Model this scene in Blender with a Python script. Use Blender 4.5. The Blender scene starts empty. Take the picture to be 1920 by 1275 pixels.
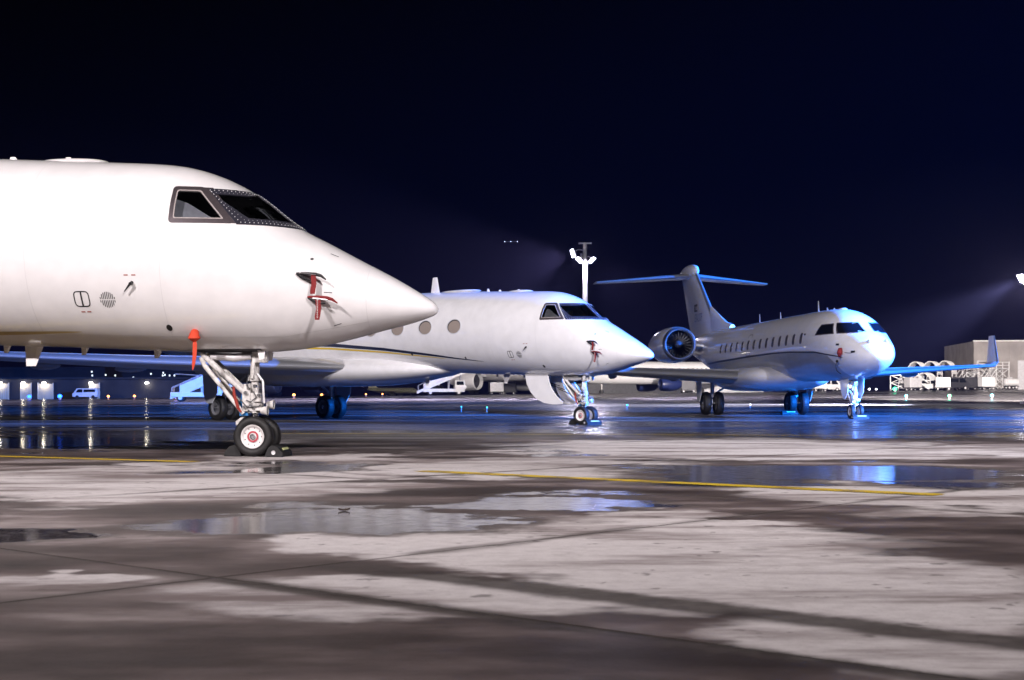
import bpy, math, random
import numpy as np
from mathutils import Vector, Matrix
random.seed(7)
R = math.radians
sc = bpy.context.scene
col = sc.collection

# ------------------------------------------------------------------ camera
cd = bpy.data.cameras.new('camera'); cam = bpy.data.objects.new('camera', cd); col.objects.link(cam)
cam.location = (0, 0, .8); cam.rotation_euler = (R(90), 0, 0)
cd.sensor_width = 36; cd.lens = 50.0; cd.shift_y = 107.5/1920
cd.clip_start = .05; cd.clip_end = 6000
cd.dof.use_dof = True; cd.dof.focus_distance = 19.5; cd.dof.aperture_fstop = 6.3
sc.camera = cam
# ------------------------------------------------------------------ night sky
w = bpy.data.worlds.new('World'); sc.world = w; w.use_nodes = True
nt = w.node_tree; bg = nt.nodes['Background']
tc = nt.nodes.new('ShaderNodeTexCoord'); sx = nt.nodes.new('ShaderNodeSeparateXYZ'); cr = nt.nodes.new('ShaderNodeValToRGB')
nt.links.new(tc.outputs['Generated'], sx.inputs[0]); nt.links.new(sx.outputs['Z'], cr.inputs[0]); nt.links.new(cr.outputs[0], bg.inputs[0])
e = cr.color_ramp.elements
e[0].position = 0; e[0].color = (.0008, .0009, .0052, 1)
e[1].position = .30; e[1].color = (.0002, .0002, .0005, 1)
m_ = e.new(.10); m_.color = (.0003, .0004, .0018, 1)
bg.inputs[1].default_value = 1.0
# ------------------------------------------------------------------ exposure / render
vs = sc.view_settings; vs.view_transform = 'Standard'; vs.look = 'None'; vs.exposure = 0; vs.gamma = 1; vs.use_curve_mapping = False
sc.cycles.use_denoising = True
sc.cycles.max_bounces = 6; sc.cycles.diffuse_bounces = 3; sc.cycles.glossy_bounces = 3; sc.cycles.transparent_max_bounces = 6
sc.cycles.use_adaptive_sampling = True; sc.cycles.adaptive_threshold = .01; sc.cycles.volume_bounces = 0
sc.cycles.sample_clamp_indirect = 6
sc.cycles.caustics_reflective = False; sc.cycles.caustics_refractive = False

# ------------------------------------------------------------------ floodlight settings (lamps are built on their masts below)
KEY_COL = (1.0, .905, .91)
BLUE_COL = (.006, .18, 1.0)
WHITE_COL = (.93, .90, 1.0)
# ------------------------------------------------------------------ materials
def mat(name, base=(.8,.8,.8), rough=.5, metal=0., spec=.5, coat=0., emit=None, es=0., noise=0., nscale=6., bump=0., bscale=80.):
    m = bpy.data.materials.new(name); m.use_nodes = True
    n = m.node_tree; b = n.nodes['Principled BSDF']
    b.inputs['Base Color'].default_value = (*base, 1); b.inputs['Roughness'].default_value = rough
    b.inputs['Metallic'].default_value = metal; b.inputs['Specular IOR Level'].default_value = spec
    b.inputs['Coat Weight'].default_value = coat; b.inputs['Coat Roughness'].default_value = .045
    if emit:
        b.inputs['Emission Color'].default_value = (*emit, 1); b.inputs['Emission Strength'].default_value = es
    if noise or bump:
        g = n.nodes.new('ShaderNodeNewGeometry')
    if noise:
        t = n.nodes.new('ShaderNodeTexNoise'); t.inputs['Scale'].default_value = nscale; t.inputs['Detail'].default_value = 6
        n.links.new(g.outputs['Position'], t.inputs['Vector'])
        r = n.nodes.new('ShaderNodeValToRGB')
        r.color_ramp.elements[0].position = .3; r.color_ramp.elements[1].position = .7
        r.color_ramp.elements[0].color = (*[c*(1-noise) for c in base], 1); r.color_ramp.elements[1].color = (*[min(1, c*(1+noise*.35)) for c in base], 1)
        n.links.new(t.outputs['Fac'], r.inputs[0]); n.links.new(r.outputs[0], b.inputs['Base Color'])
        mr = n.nodes.new('ShaderNodeMapRange'); mr.inputs[3].default_value = rough*1.25; mr.inputs[4].default_value = rough*.8
        n.links.new(t.outputs['Fac'], mr.inputs[0]); n.links.new(mr.outputs[0], b.inputs['Roughness'])
    if bump:
        t2 = n.nodes.new('ShaderNodeTexNoise'); t2.inputs['Scale'].default_value = bscale; t2.inputs['Detail'].default_value = 4
        n.links.new(g.outputs['Position'], t2.inputs['Vector'])
        bp = n.nodes.new('ShaderNodeBump'); bp.inputs['Strength'].default_value = bump; bp.inputs['Distance'].default_value = .01
        n.links.new(t2.outputs['Fac'], bp.inputs['Height']); n.links.new(bp.outputs[0], b.inputs['Normal'])
    return m
M = dict(
 white=mat('white_aircraft_paint', (.78,.77,.77), .36, coat=.9, noise=.07, nscale=3.2, bump=.025, bscale=2.2),
 grey=mat('grey_lower_hull', (.33,.34,.37), .3, coat=.4, noise=.08, nscale=2.),
 wing=mat('wing_grey_paint', (.62,.62,.64), .35, coat=.2, noise=.06, nscale=3.),
 chrome=mat('polished_metal', (.82,.82,.84), .29, metal=.87),
 lip=mat('intake_lip_metal', (.88,.88,.90), .36, metal=1.),
 glass=mat('cockpit_glass', (.006,.007,.010), .03, spec=.6),
 frame=mat('window_frame_metal', (.11,.092,.10), .38, metal=.6, noise=.2, nscale=20.),
 darkframe=mat('riveted_frame', (.035,.035,.05), .35, metal=.3, noise=.2, nscale=20.),
 seal=mat('window_seal', (.36,.32,.31), .5),
 rivet=mat('rivet_steel', (.85,.85,.88), .35),
 blind=mat('cabin_blind', (.30,.25,.215), .45, noise=.08, nscale=30.),
 black=mat('black_paint', (.012,.012,.014), .5),
 bay=mat('gear_bay_dark_patch', (.05,.05,.055), .7, noise=.4, nscale=9.),
 navy=mat('navy_paint', (.010,.016,.05), .3, coat=.3),
 yellow=mat('yellow_paint', (.62,.43,.02), .35, coat=.2),
 gold=mat('gold_stripe', (.50,.38,.16), .35, coat=.2),
 tyre=mat('tyre_rubber', (.008,.0075,.008), .6, noise=.3, nscale=14., bump=.15),
 rim=mat('rim_white', (.75,.73,.72), .4, noise=.12, nscale=25.),
 redring=mat('hub_red', (.42,.05,.07), .45),
 strut=mat('gear_white_paint', (.66,.64,.62), .4, noise=.38, nscale=16.),
 steel=mat('bare_steel', (.6,.6,.62), .22, metal=1.),
 hose=mat('hydraulic_hose', (.03,.03,.035), .45),
 bluepart=mat('blue_link', (.02,.16,.42), .4),
 redstrap=mat('red_strap', (.30,.03,.02), .75, noise=.2, nscale=30.),
 redcloth=mat('red_cover_cloth', (.20,.012,.014), .8, noise=.22, nscale=26., bump=.2, bscale=60.),
 orange=mat('orange_cover_cloth', (.55,.045,.012), .7, noise=.1, nscale=20., bump=.1, bscale=40.),
 rubber=mat('chock_rubber', (.010,.010,.011), .7, noise=.3, nscale=20., bump=.2),
 reflect=mat('reflective_tape', (.62,.66,.30), .4),
 fan=mat('fan_titanium', (.06,.06,.07), .3, metal=1.),
 galv=mat('galvanised_steel', (.5,.5,.52), .5, metal=.4, noise=.2, nscale=4.),
 housing=mat('lamp_housing', (.25,.25,.27), .5),
 lens=mat('lamp_lens', (.9,.9,.9), .2, emit=(.93,.88,1.0), es=60.),
 lensb=mat('blue_lamp_lens', (.2,.4,.9), .2, emit=(.1,.3,1.0), es=40.),
 vwhite=mat('vehicle_white', (.75,.74,.73), .4, noise=.1, nscale=1.5),
 vdark=mat('vehicle_dark', (.03,.03,.035), .45),
 vglass=mat('vehicle_glass', (.01,.012,.015), .06),
 vred=mat('vehicle_red', (.5,.06,.04), .45),
 alum=mat('stair_aluminium', (.62,.61,.62), .45, metal=.3, noise=.15, nscale=3.),
 liner=mat('liner_white', (.74,.73,.73), .35, coat=.2, noise=.06, nscale=.6),
 linerblue=mat('liner_navy', (.015,.025,.10), .35, coat=.3),
 cream=mat('cream_jet_paint', (.62,.60,.40), .4, noise=.06, nscale=1.),
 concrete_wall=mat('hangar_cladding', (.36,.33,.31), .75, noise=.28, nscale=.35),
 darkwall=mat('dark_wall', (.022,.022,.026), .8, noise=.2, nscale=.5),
 beige=mat('beige_render', (.50,.45,.33), .8, noise=.15, nscale=.8),
 door=mat('pale_door', (.55,.52,.42), .6),
 leaf=mat('dry_leaf', (.07,.045,.035), .7, noise=.3, nscale=60.),
 winlit=mat('lit_window', (.6,.6,.5), .4, emit=(.85,.95,1.0), es=1.6),
 lampwarm=mat('wall_lamp_glass', (.9,.9,.9), .3, emit=(1.0,.93,.85), es=25.),
 eblue=mat('blue_taxi_light', (.05,.1,.6), .3, emit=(.01,.10,1.0), es=9.),
 eamber=mat('amber_light', (.6,.3,.1), .3, emit=(1.0,.32,.06), es=7.),
 egreen=mat('green_taxi_light', (.1,.6,.3), .3, emit=(.03,.85,.42), es=5.),
 ecyan=mat('cyan_taxi_light', (.1,.5,.6), .3, emit=(.02,.55,.70), es=5.),
 eviolet=mat('violet_light', (.4,.3,.8), .3, emit=(.45,.35,1.0), es=8.),
 ewhite=mat('white_light', (.9,.9,.9), .3, emit=(.9,.92,1.0), es=8.),
 cockpit=mat('cockpit_lining', (.42,.41,.42), .7, noise=.3, nscale=7.), leather=mat('seat_leather', (.16,.13,.11), .55, noise=.2, nscale=12.), sheep=mat('seat_cover', (.6,.58,.55), .9, noise=.2, nscale=20.), marking=mat('registration_grey', (.16,.18,.24), .4), mrim=mat('main_rim_shaded', (.16,.16,.17), .5, noise=.2, nscale=20.),
 shade=mat('sun_shade', (.34,.32,.33), .6, noise=.25, nscale=8.), wgrey=mat('dim_window', (.10,.10,.12), .15), seam=mat('skin_seam', (.63,.62,.62), .5), stencil=mat('stencil_red', (.35,.12,.10), .5),
 joint=mat('joint_filler', (.030,.025,.023), .55, bump=.3, bscale=60.),
 bitumen=mat('bitumen_strip', (.042,.034,.031), .55, noise=.4, nscale=22., bump=.6, bscale=120.),
)

pg = bpy.data.materials.new('window_pane'); pg.use_nodes = True; n = pg.node_tree; n.nodes.remove(n.nodes['Principled BSDF'])
a_ = n.nodes.new('ShaderNodeBsdfTransparent'); a_.inputs[0].default_value = (.62,.66,.70,1); g_ = n.nodes.new('ShaderNodeBsdfGlossy'); g_.inputs['Roughness'].default_value = .03
f_ = n.nodes.new('ShaderNodeFresnel'); f_.inputs[0].default_value = 1.6; x_ = n.nodes.new('ShaderNodeMixShader'); n.links.new(f_.outputs[0], x_.inputs[0]); n.links.new(a_.outputs[0], x_.inputs[1]); n.links.new(g_.outputs[0], x_.inputs[2])
n.links.new(x_.outputs[0], n.nodes['Material Output'].inputs['Surface']); M['pane'] = pg

# ------------------------------------------------------------------ mesh helpers
class MB:
    def __init__(s): s.v = []; s.f = []
    def add(s, vs, fs):
        o = len(s.v); s.v += [tuple(map(float, p)) for p in vs]; s.f += [tuple(i+o for i in f) for f in fs]; return s
    def box(s, c, d, rz=0., ry=0.):
        m = Matrix.Rotation(rz, 3, 'Z') @ Matrix.Rotation(ry, 3, 'Y'); c = Vector(c)
        vs = [c + m @ Vector((x*d[0]/2, y*d[1]/2, z*d[2]/2)) for x in (-1,1) for y in (-1,1) for z in (-1,1)]
        return s.add(vs, [(0,1,3,2),(4,6,7,5),(0,4,5,1),(2,3,7,6),(0,2,6,4),(1,5,7,3)])
    def loft(s, rings, cap0=True, cap1=True, closed=True):
        n = len(rings[0]); vs = [p for r in rings for p in r]; fs = []
        for i in range(len(rings)-1):
            for j in range(n if closed else n-1):
                k = (j+1) % n; fs.append((i*n+j, i*n+k, (i+1)*n+k, (i+1)*n+j))
        if cap0: fs.append(tuple(range(n))[::-1])
        if cap1: fs.append(tuple((len(rings)-1)*n+j for j in range(n)))
        return s.add(vs, fs)
    def tube(s, pts, r, n=10):
        pts = [Vector(p) for p in pts]; rs = r if isinstance(r, (list, tuple)) else [r]*len(pts); rings = []
        up = None
        for i, p in enumerate(pts):
            d = (pts[min(i+1, len(pts)-1)] - pts[max(i-1, 0)]).normalized()
            if up is None: up = Vector((0,0,1)) if abs(d.z) < .9 else Vector((1,0,0))
            a = d.cross(up).normalized(); b = a.cross(d).normalized(); up = b
            rings.append([p + (a*math.cos(q) + b*math.sin(q))*rs[i] for q in [2*math.pi*k/n for k in range(n)]])
        return s.loft(rings)
    def lathe(s, prof, o=(0,0,0), axis='y', n=28, flip=False):
        rings = []
        for a, r in prof:
            ring = []
            for k in range(n):
                q = 2*math.pi*k/n; c, d = r*math.cos(q), r*math.sin(q)
                p = {'x': (a,c,d), 'y': (c,a,d), 'z': (c,d,a)}[axis]
                ring.append((o[0]+p[0], o[1]+p[1], o[2]+p[2]))
            rings.append(ring)
        return s.loft(rings, False, False)
    def ball(s, c, r, n=10, m=6):
        rx, ry, rz = r if isinstance(r, (list, tuple)) else (r,)*3
        rings = []
        for i in range(m+1):
            ph = math.pi*(i/m); rr = max(math.sin(ph), .02)
            rings.append([(c[0]+rx*rr*math.cos(2*math.pi*k/n), c[1]+ry*rr*math.sin(2*math.pi*k/n), c[2]-rz*math.cos(ph)) for k in range(n)])
        return s.loft(rings)
    def prism(s, poly, y0, y1):          # polygon in (x,z) extruded along y
        n = len(poly)
        vs = [(x, y0, z) for x, z in poly] + [(x, y1, z) for x, z in poly]
        return s.add(vs, [tuple(range(n))[::-1], tuple(range(n, 2*n))] + [(i, (i+1) % n, n+(i+1) % n, n+i) for i in range(n)])
    def build(s, name, m, parent=None, smooth=True, bevel=0., auto=True):
        me = bpy.data.meshes.new(name); me.from_pydata(s.v, [], s.f); me.update()
        import bmesh
        bm = bmesh.new(); bm.from_mesh(me); bmesh.ops.recalc_face_normals(bm, faces=bm.faces)
        if smooth:
            for f in bm.faces: f.smooth = True
            for ed in bm.edges:
                if len(ed.link_faces) == 2 and ed.calc_face_angle(0) > R(38): ed.smooth = False
        bm.to_mesh(me); bm.free()
        o = bpy.data.objects.new(name, me); col.objects.link(o)
        me.materials.append(M[m] if isinstance(m, str) else m)
        if bevel:
            b = o.modifiers.new('bevel', 'BEVEL'); b.width = bevel; b.segments = 2; b.limit_method = 'ANGLE'
        if parent: o.parent = parent
        return o
def tag(o, label=None, cat=None, group=None, kind=None):
    for k, v in (('label', label), ('category', cat), ('group', group), ('kind', kind)):
        if v: o[k] = v
    return o
def thing(name, label, cat, loc=(0,0,0), rz=0., group=None):
    o = bpy.data.objects.new(name, None); col.objects.link(o); o.empty_display_size = .3
    o.location = loc; o.rotation_euler = (0, 0, rz)
    return tag(o, label, cat, group)
def copy_tree(o, parent=None, label=None):
    c = o.copy(); col.objects.link(c); c.parent = parent
    if label: c['label'] = label
    for ch in list(o.children): copy_tree(ch, c)
    return c
F_ = 2667.
def terrain(x, y):
    t = min(1, max(0, (y-95)/135.)); t = t*t*(3-2*t)
    return t*max(-.2, 1.25 + max(-110, min(110, x))/75.*.75)
def on_ground(px, py=None, d=None):
    """a spot on the apron: by depth d (metres) and bearing"""
    if d is None: d = F_*.8/(py-745.)
    x = (px-960)/F_*d
    return Vector((x, d, terrain(x, d)))
def pchip(xs, ys):
    xs=np.array(xs,float); ys=np.array(ys,float); hh=np.diff(xs); dl=np.diff(ys)/hh
    m=np.zeros(len(xs)); m[0]=dl[0]; m[-1]=dl[-1]
    for i in range(1,len(xs)-1):
        if dl[i-1]*dl[i]>0:
            w1=2*hh[i]+hh[i-1]; w2=hh[i]+2*hh[i-1]
            m[i]=(w1+w2)/(w1/dl[i-1]+w2/dl[i])
    def f(x):
        x=min(max(x,xs[0]),xs[-1]); i=min(max(int(np.searchsorted(xs,x))-1,0),len(xs)-2)
        t=(x-xs[i])/hh[i]
        return ((1+2*t)*(1-t)**2*ys[i]+t*(1-t)**2*hh[i]*m[i]+t*t*(3-2*t)*ys[i+1]+t*t*(t-1)*hh[i]*m[i+1])
    return f
class Fus:
    def __init__(s, top, bot, wid, zc):
        f=lambda l: pchip(*zip(*sorted(l)))
        s.zt=f(top); s.zb=f(bot); s.w=f(wid); s.zc=f(zc)
        s.t0=min(p[0] for p in top); s.t1=max(p[0] for p in top)
    def S(s,t,phi,side=-1,off=0.):
        c=math.cos(phi); sn=math.sin(phi); zc=s.zc(t)
        hz=(s.zt(t)-zc) if c>0 else (zc-s.zb(t))
        p=np.array((t,side*s.w(t)*sn,zc+hz*c))
        if off:
            e=1e-3
            a=s.S(t+e,phi,side)-s.S(t-e,phi,side); b=s.S(t,phi+e,side)-s.S(t,phi-e,side)
            n=np.cross(a,b); n/=np.linalg.norm(n)+1e-12
            ctr=np.array((t,0,zc))
            if np.dot(n,p-ctr)<0: n=-n
            p=p+n*off
        return p
    def phi(s,t,z):
        zc=s.zc(t); hz=(s.zt(t)-zc) if z>zc else (zc-s.zb(t))
        return math.acos(min(1,max(-1,(z-zc)/max(hz,1e-6))))
    def inside(s,p):
        t,y,z=p
        if t>s.t1 or t<s.t0: return False
        zc=s.zc(t); hz=(s.zt(t)-zc) if z>zc else (zc-s.zb(t))
        return (y/max(s.w(t),1e-6))**2+((z-zc)/max(hz,1e-6))**2<1
GTOP=[(-24.6,3.55),(-22,3.95),(-19,4.18),(-8,4.22),(-5.3,4.17),(-3.67,4.10),(-2.5,4.045),(-1.75,4.01),(-1.37,3.99),(-1.0,3.95),(-.77,3.90),(-.47,3.80),(-.25,3.70),(-.02,3.57),(.20,3.41),(.42,3.23),(.68,3.05),(1.02,2.875),(1.46,2.64),(1.9,2.41),(2.19,2.24),(2.37,2.125),(2.47,2.04),(2.5,1.975)]
GBOT=[(-24.6,3.15),(-22,2.6),(-19,2.05),(-15,1.66),(-6,1.60),(-3.67,1.52),(-2.9,1.5),(-2.1,1.47),(-1.37,1.44),(-.62,1.415),(.13,1.415),(.5,1.44),(.87,1.49),(1.31,1.585),(1.75,1.7),(2.11,1.79),(2.33,1.86),(2.46,1.92),(2.5,1.975)]
GWID=[(-24.6,.12),(-22,.6),(-19,1.02),(-15,1.25),(-3,1.25),(-2,1.215),(-1,1.13),(0,.99),(.5,.89),(1,.77),(1.5,.61),(1.9,.45),(2.19,.30),(2.37,.18),(2.46,.085),(2.5,.0)]
GZC=[(-24.6,3.35),(-22,3.3),(-19,3.1),(-15,2.9),(-6,2.88),(-3,2.78),(-1,2.66),(0,2.5),(1,2.25),(1.8,2.07),(2.5,1.975)]
JTOP=[(-26.5,3.9),(-23,4.15),(-19,4.25),(-4,4.25),(-2,4.23),(-1.2,4.18),(-.5,4.08),(0.1,3.92),(.5,3.75),(.9,3.53),(1.25,3.33),(1.7,3.13),(2.1,2.93),(2.5,2.66),(2.7,2.47),(2.8,2.28)]
JBOT=[(-26.5,3.4),(-22,2.6),(-17,1.75),(-14,1.5),(-4,1.45),(-1,1.45),(0,1.47),(1,1.55),(1.7,1.68),(2.2,1.84),(2.6,2.04),(2.75,2.17),(2.8,2.28)]
JWID=[(-26.5,.1),(-22,.75),(-17,1.25),(-14,1.345),(-2.5,1.345),(-1.5,1.33),(-.5,1.27),(.5,1.15),(1.2,1.01),(1.8,.83),(2.3,.6),(2.6,.38),(2.75,.19),(2.8,0.)]
JZC=[(-26.5,3.65),(-20,3.1),(-14,2.85),(-3,2.85),(-1,2.75),(.5,2.6),(1.8,2.4),(2.8,2.28)]
GF=Fus(GTOP,GBOT,GWID,GZC); JF=Fus(JTOP,JBOT,JWID,JZC)
# ------------------------------------------------------------------ apron
GA = R(41.)
UX, UY = math.cos(GA), -math.sin(GA); VX, VY = math.sin(GA), math.cos(GA)
def uv(u, v, z=0.): return (u*UX+v*VX, u*UY+v*VY, z)
def px_ell(x0, x1, y0, y1):
    """a stain's outline on the ground: centre and radii in metres"""
    d0, d1 = F_*.8/(y1-745.), F_*.8/(y0-745.); dm = F_*.8/((y0+y1)/2.-745.)
    return ((x0+x1)/2.-960)/F_*dm, (d0+d1)/2, (x1-x0)/2./F_*dm, (d1-d0)/2
DRY = [px_ell(*b) for b in [(-220,780,868,952),(590,1360,857,900),(880,1830,820,868),(400,960,1000,1056),(540,1720,972,1085),
      (840,2060,1030,1180),(330,1350,1070,1175),(1440,2200,898,968),(1760,2060,832,868),(400,740,850,868),(1300,1960,1130,1290),(-60,330,1075,1110),(1040,1500,955,990),(250,600,822,834)]]
PUD = [px_ell(*b) for b in [(1190,1960,868,914),(840,1250,920,962),(-160,215,988,1030),(260,960,950,1012),(-200,440,806,848),(340,760,871,886),(985,1105,846,857),(1250,2000,806,823)]]
U0, U1, DU = -40.13, 24.87, 5.0
V0, V1, DV = -7.5, 38.1, 5.7
def apron_material():
    m = bpy.data.materials.new('apron_concrete'); m.use_nodes = True
    n = m.node_tree; L = n.links.new; b = n.nodes['Principled BSDF']
    def N(t, **k):
        x = n.nodes.new(t)
        for a, v in k.items(): setattr(x, a, v)
        return x
    def math_(op, a, c=None, clamp=False):
        x = N('ShaderNodeMath', operation=op, use_clamp=clamp)
        for i, q in enumerate((a, c)):
            if q is None: continue
            if isinstance(q, (int, float)): x.inputs[i].default_value = q
            else: L(q, x.inputs[i])
        return x.outputs[0]
    def sstep(v, a, c):
        x = N('ShaderNodeMapRange', interpolation_type='SMOOTHSTEP'); L(v, x.inputs[0]); x.inputs[1].default_value = a; x.inputs[2].default_value = c
        return x.outputs[0]
    def mixc(f, a, c):
        x = N('ShaderNodeMix', data_type='RGBA'); L(f, x.inputs[0])
        for i, q in ((6, a), (7, c)):
            if isinstance(q, tuple): x.inputs[i].default_value = (*q, 1)
            else: L(q, x.inputs[i])
        return x.outputs[2]
    def mixf(f, a, c):
        x = N('ShaderNodeMix', data_type='FLOAT'); L(f, x.inputs[0])
        for i, q in ((2, a), (3, c)):
            if isinstance(q, (int, float)): x.inputs[i].default_value = q
            else: L(q, x.inputs[i])
        return x.outputs[0]
    geo = N('ShaderNodeNewGeometry'); pos = geo.outputs['Position']
    def noise(scale, det=5, vec=None, rough=.55):
        x = N('ShaderNodeTexNoise'); x.inputs['Scale'].default_value = scale; x.inputs['Detail'].default_value = det; x.inputs['Roughness'].default_value = rough
        L(vec or pos, x.inputs['Vector']); return x.outputs['Fac']
    sp = N('ShaderNodeSeparateXYZ'); L(pos, sp.inputs[0]); X, Y = sp.outputs[0], sp.outputs[1]
    n1 = noise(.45); n2 = noise(1.9); n3 = noise(9., 8, rough=.65); n4 = noise(.12, 4)
    off = N('ShaderNodeVectorMath', operation='ADD'); L(pos, off.inputs[0]); off.inputs[1].default_value = (37.3, 11.7, 0)
    n1b = noise(.6, 5, off.outputs[0])
    yy = math_('MAXIMUM', Y, 2.)
    wx = math_('ADD', X, math_('MULTIPLY', math_('SUBTRACT', n1, .5), math_('MULTIPLY', yy, .20)))
    wy = math_('ADD', Y, math_('MULTIPLY', math_('SUBTRACT', n1b, .5), math_('MULTIPLY', yy, .45)))
    def field(lst):
        out = None
        for cx, cy, rx, ry in lst:
            a = math_('DIVIDE', math_('SUBTRACT', wx, cx), rx); c = math_('DIVIDE', math_('SUBTRACT', wy, cy), ry)
            d = math_('SUBTRACT', 1., math_('SQRT', math_('ADD', math_('MULTIPLY', a, a), math_('MULTIPLY', c, c))))
            out = d if out is None else math_('MAXIMUM', out, d)
        return out
    nn = math_('ADD', math_('MULTIPLY', math_('SUBTRACT', n2, .5), .55), math_('MULTIPLY', math_('SUBTRACT', n1, .5), .5))
    mq = N('ShaderNodeMapping'); mq.inputs['Scale'].default_value = (.30, 1.0, 1); mq.inputs['Rotation'].default_value = (0, 0, R(-14)); L(pos, mq.inputs['Vector'])
    n5 = noise(1., 8, mq.outputs[0], .66)
    fd = math_('ADD', math_('ADD', field(DRY), nn), math_('MULTIPLY', math_('SUBTRACT', n5, .5), 1.5))
    dry = sstep(fd, -.06, .22)
    fp = math_('ADD', math_('ADD', field(PUD), math_('MULTIPLY', nn, 1.0)), math_('ADD', math_('MULTIPLY', math_('SUBTRACT', n5, .5), 1.7), math_('MULTIPLY', math_('SUBTRACT', n3, .5), .5)))
    pud = sstep(fp, .05, .17); margin = sstep(fp, -.22, .04)
    # streaky standing water on the far apron
    mp = N('ShaderNodeMapping'); mp.inputs['Scale'].default_value = (.05, .30, 1); mp.inputs['Rotation'].default_value = (0, 0, R(8)); L(pos, mp.inputs['Vector'])
    nf = noise(1., 7, mp.outputs[0], .62)
    far = sstep(Y, 25., 31.)
    fpud = math_('MULTIPLY', far, sstep(nf, .42, .58))
    dry = math_('MULTIPLY', dry, math_('SUBTRACT', 1., far))
    pud = math_('MAXIMUM', pud, fpud, True)
    # base colours: damp, dry, under water
    rp = N('ShaderNodeValToRGB'); el = rp.color_ramp.elements
    L(math_('ADD', math_('MULTIPLY', math_('ADD', fd, math_('MULTIPLY', math_('SUBTRACT', n4, .5), .5)), .625), .625, True), rp.inputs[0])
    for k, (p_, c_) in enumerate(((.10, (.070,.055,.050)), (.36, (.108,.087,.080)), (.55, (.165,.138,.130)), (.63, (.215,.188,.180)), (.72, (.27,.245,.238)))):
        e_ = el[k] if k < 2 else el.new(p_); e_.position = p_; e_.color = (*c_, 1)
    mz = N('ShaderNodeMapping'); mz.inputs['Scale'].default_value = (.42, .95, 1); mz.inputs['Rotation'].default_value = (0, 0, R(18)); mz.inputs['Location'].default_value = (3.1, 8.7, 0); L(pos, mz.inputs['Vector'])
    n6 = noise(1., 8, mz.outputs[0], .6)
    rq = N('ShaderNodeValToRGB'); eq = rq.color_ramp.elements; L(math_('ADD', math_('MULTIPLY', n6, .7), math_('MULTIPLY', n1b, .3)), rq.inputs[0])
    for k, (p_, c_) in enumerate(((.40, (.018,.012,.0115)), (.47, (.058,.043,.041)), (.53, (.138,.108,.105)), (.60, (.34,.295,.29)))):
        e_ = eq[k] if k < 2 else eq.new(p_); e_.position = p_; e_.color = (*c_, 1)
    hf = N('ShaderNodeValue'); hf.outputs[0].default_value = .85
    damp = mixc(hf.outputs[0], rp.outputs[0], rq.outputs[0])
    dryc = mixc(sstep(n3, .30, .62), (.50,.468,.468), (.59,.558,.556))
    dryc = mixc(sstep(n2, .62, .75), dryc, (.31,.29,.285))
    damp = mixc(far, damp, mixc(sstep(nf, .25, .50), (.25,.25,.26), (.055,.05,.05)))
    dryc = mixc(sstep(n5, .46, .64), dryc, (.19,.155,.152))
    dryc = mixc(sstep(n5, .36, .26), dryc, (.66,.645,.64))
    colr = mixc(dry, damp, dryc)
    # old wet seams beside the slab joints
    U_ = math_('SUBTRACT', math_('MULTIPLY', X, UX), math_('MULTIPLY', Y, -UY)); V_ = math_('ADD', math_('MULTIPLY', X, VX), math_('MULTIPLY', Y, VY))
    def jd(c, o, p): return math_('MULTIPLY', math_('ABSOLUTE', math_('SUBTRACT', math_('FRACT', math_('ADD', math_('DIVIDE', math_('SUBTRACT', c, o), p), .5)), .5)), p)
    dj = math_('ADD', math_('MINIMUM', jd(U_, U0, DU), jd(V_, V0, DV)), math_('MULTIPLY', math_('SUBTRACT', n2, .5), .22))
    seam = math_('MULTIPLY', sstep(dj, .13, .03), sstep(n1, .38, .56))
    wob = math_('ADD', math_('MULTIPLY', math_('SUBTRACT', n2, .5), .22), math_('MULTIPLY', math_('SUBTRACT', n3, .5), .10))
    beg = sstep(math_('ADD', U_, math_('MULTIPLY', wob, 3.)), -5.5, -4.9)
    tar = math_('MULTIPLY', sstep(math_('ABSOLUTE', math_('ADD', math_('SUBTRACT', V_, 4.56), wob)), .21, .08), beg)
    tar2 = math_('MULTIPLY', sstep(math_('ABSOLUTE', math_('ADD', math_('SUBTRACT', V_, 3.86), math_('MULTIPLY', wob, .8))), .13, .02), beg)
    tar = math_('MULTIPLY', math_('MAXIMUM', tar, tar2), .9)
    colr = mixc(math_('MULTIPLY', seam, .75), colr, (.075,.062,.058))
    colr = mixc(tar, colr, mixc(sstep(n3, .4, .6), (.036,.029,.026), (.062,.051,.047)))
    colr = mixc(math_('MULTIPLY', margin, .8), colr, (.085,.072,.068))
    grain = noise(70., 3, rough=.7); colr = mixc(math_('MULTIPLY', sstep(grain, .56, .72), .35), colr, (.09,.075,.07))
    colr = mixc(pud, colr, mixc(far, (.060,.052,.051), (.022,.021,.024)))
    # small dark spots and old rubber / fuel marks
    sv = noise(5.5, 3); colr = mixc(math_('MULTIPLY', sstep(sv, .63, .70), .6), colr, (.06,.05,.048))
    L(colr, b.inputs['Base Color'])
    rd = mixf(dry, mixf(n2, .42, .60), .80)
    rr = mixf(pud, rd, mixf(sstep(n3, .35, .65), mixf(far, .05, .13), mixf(far, .12, .20)))
    L(rr, b.inputs['Roughness'])
    b.inputs['IOR'].default_value = 1.38
    bp = N('ShaderNodeBump'); bp.inputs['Distance'].default_value = .006
    L(mixf(pud, mixf(dry, .25, .40), .05), bp.inputs['Strength'])
    L(math_('ADD', noise(45., 4), math_('MULTIPLY', n3, 2.)), bp.inputs['Height'])
    L(bp.outputs[0], b.inputs['Normal'])
    return m
APRON = apron_material()
g = MB()
out = [(-120,-60),(120,-60),(120,60),(-120,60)]
inn = [uv(U0, V0)[:2], uv(U1, V0)[:2], uv(U1, V1)[:2], uv(U0, V1)[:2]]
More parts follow.
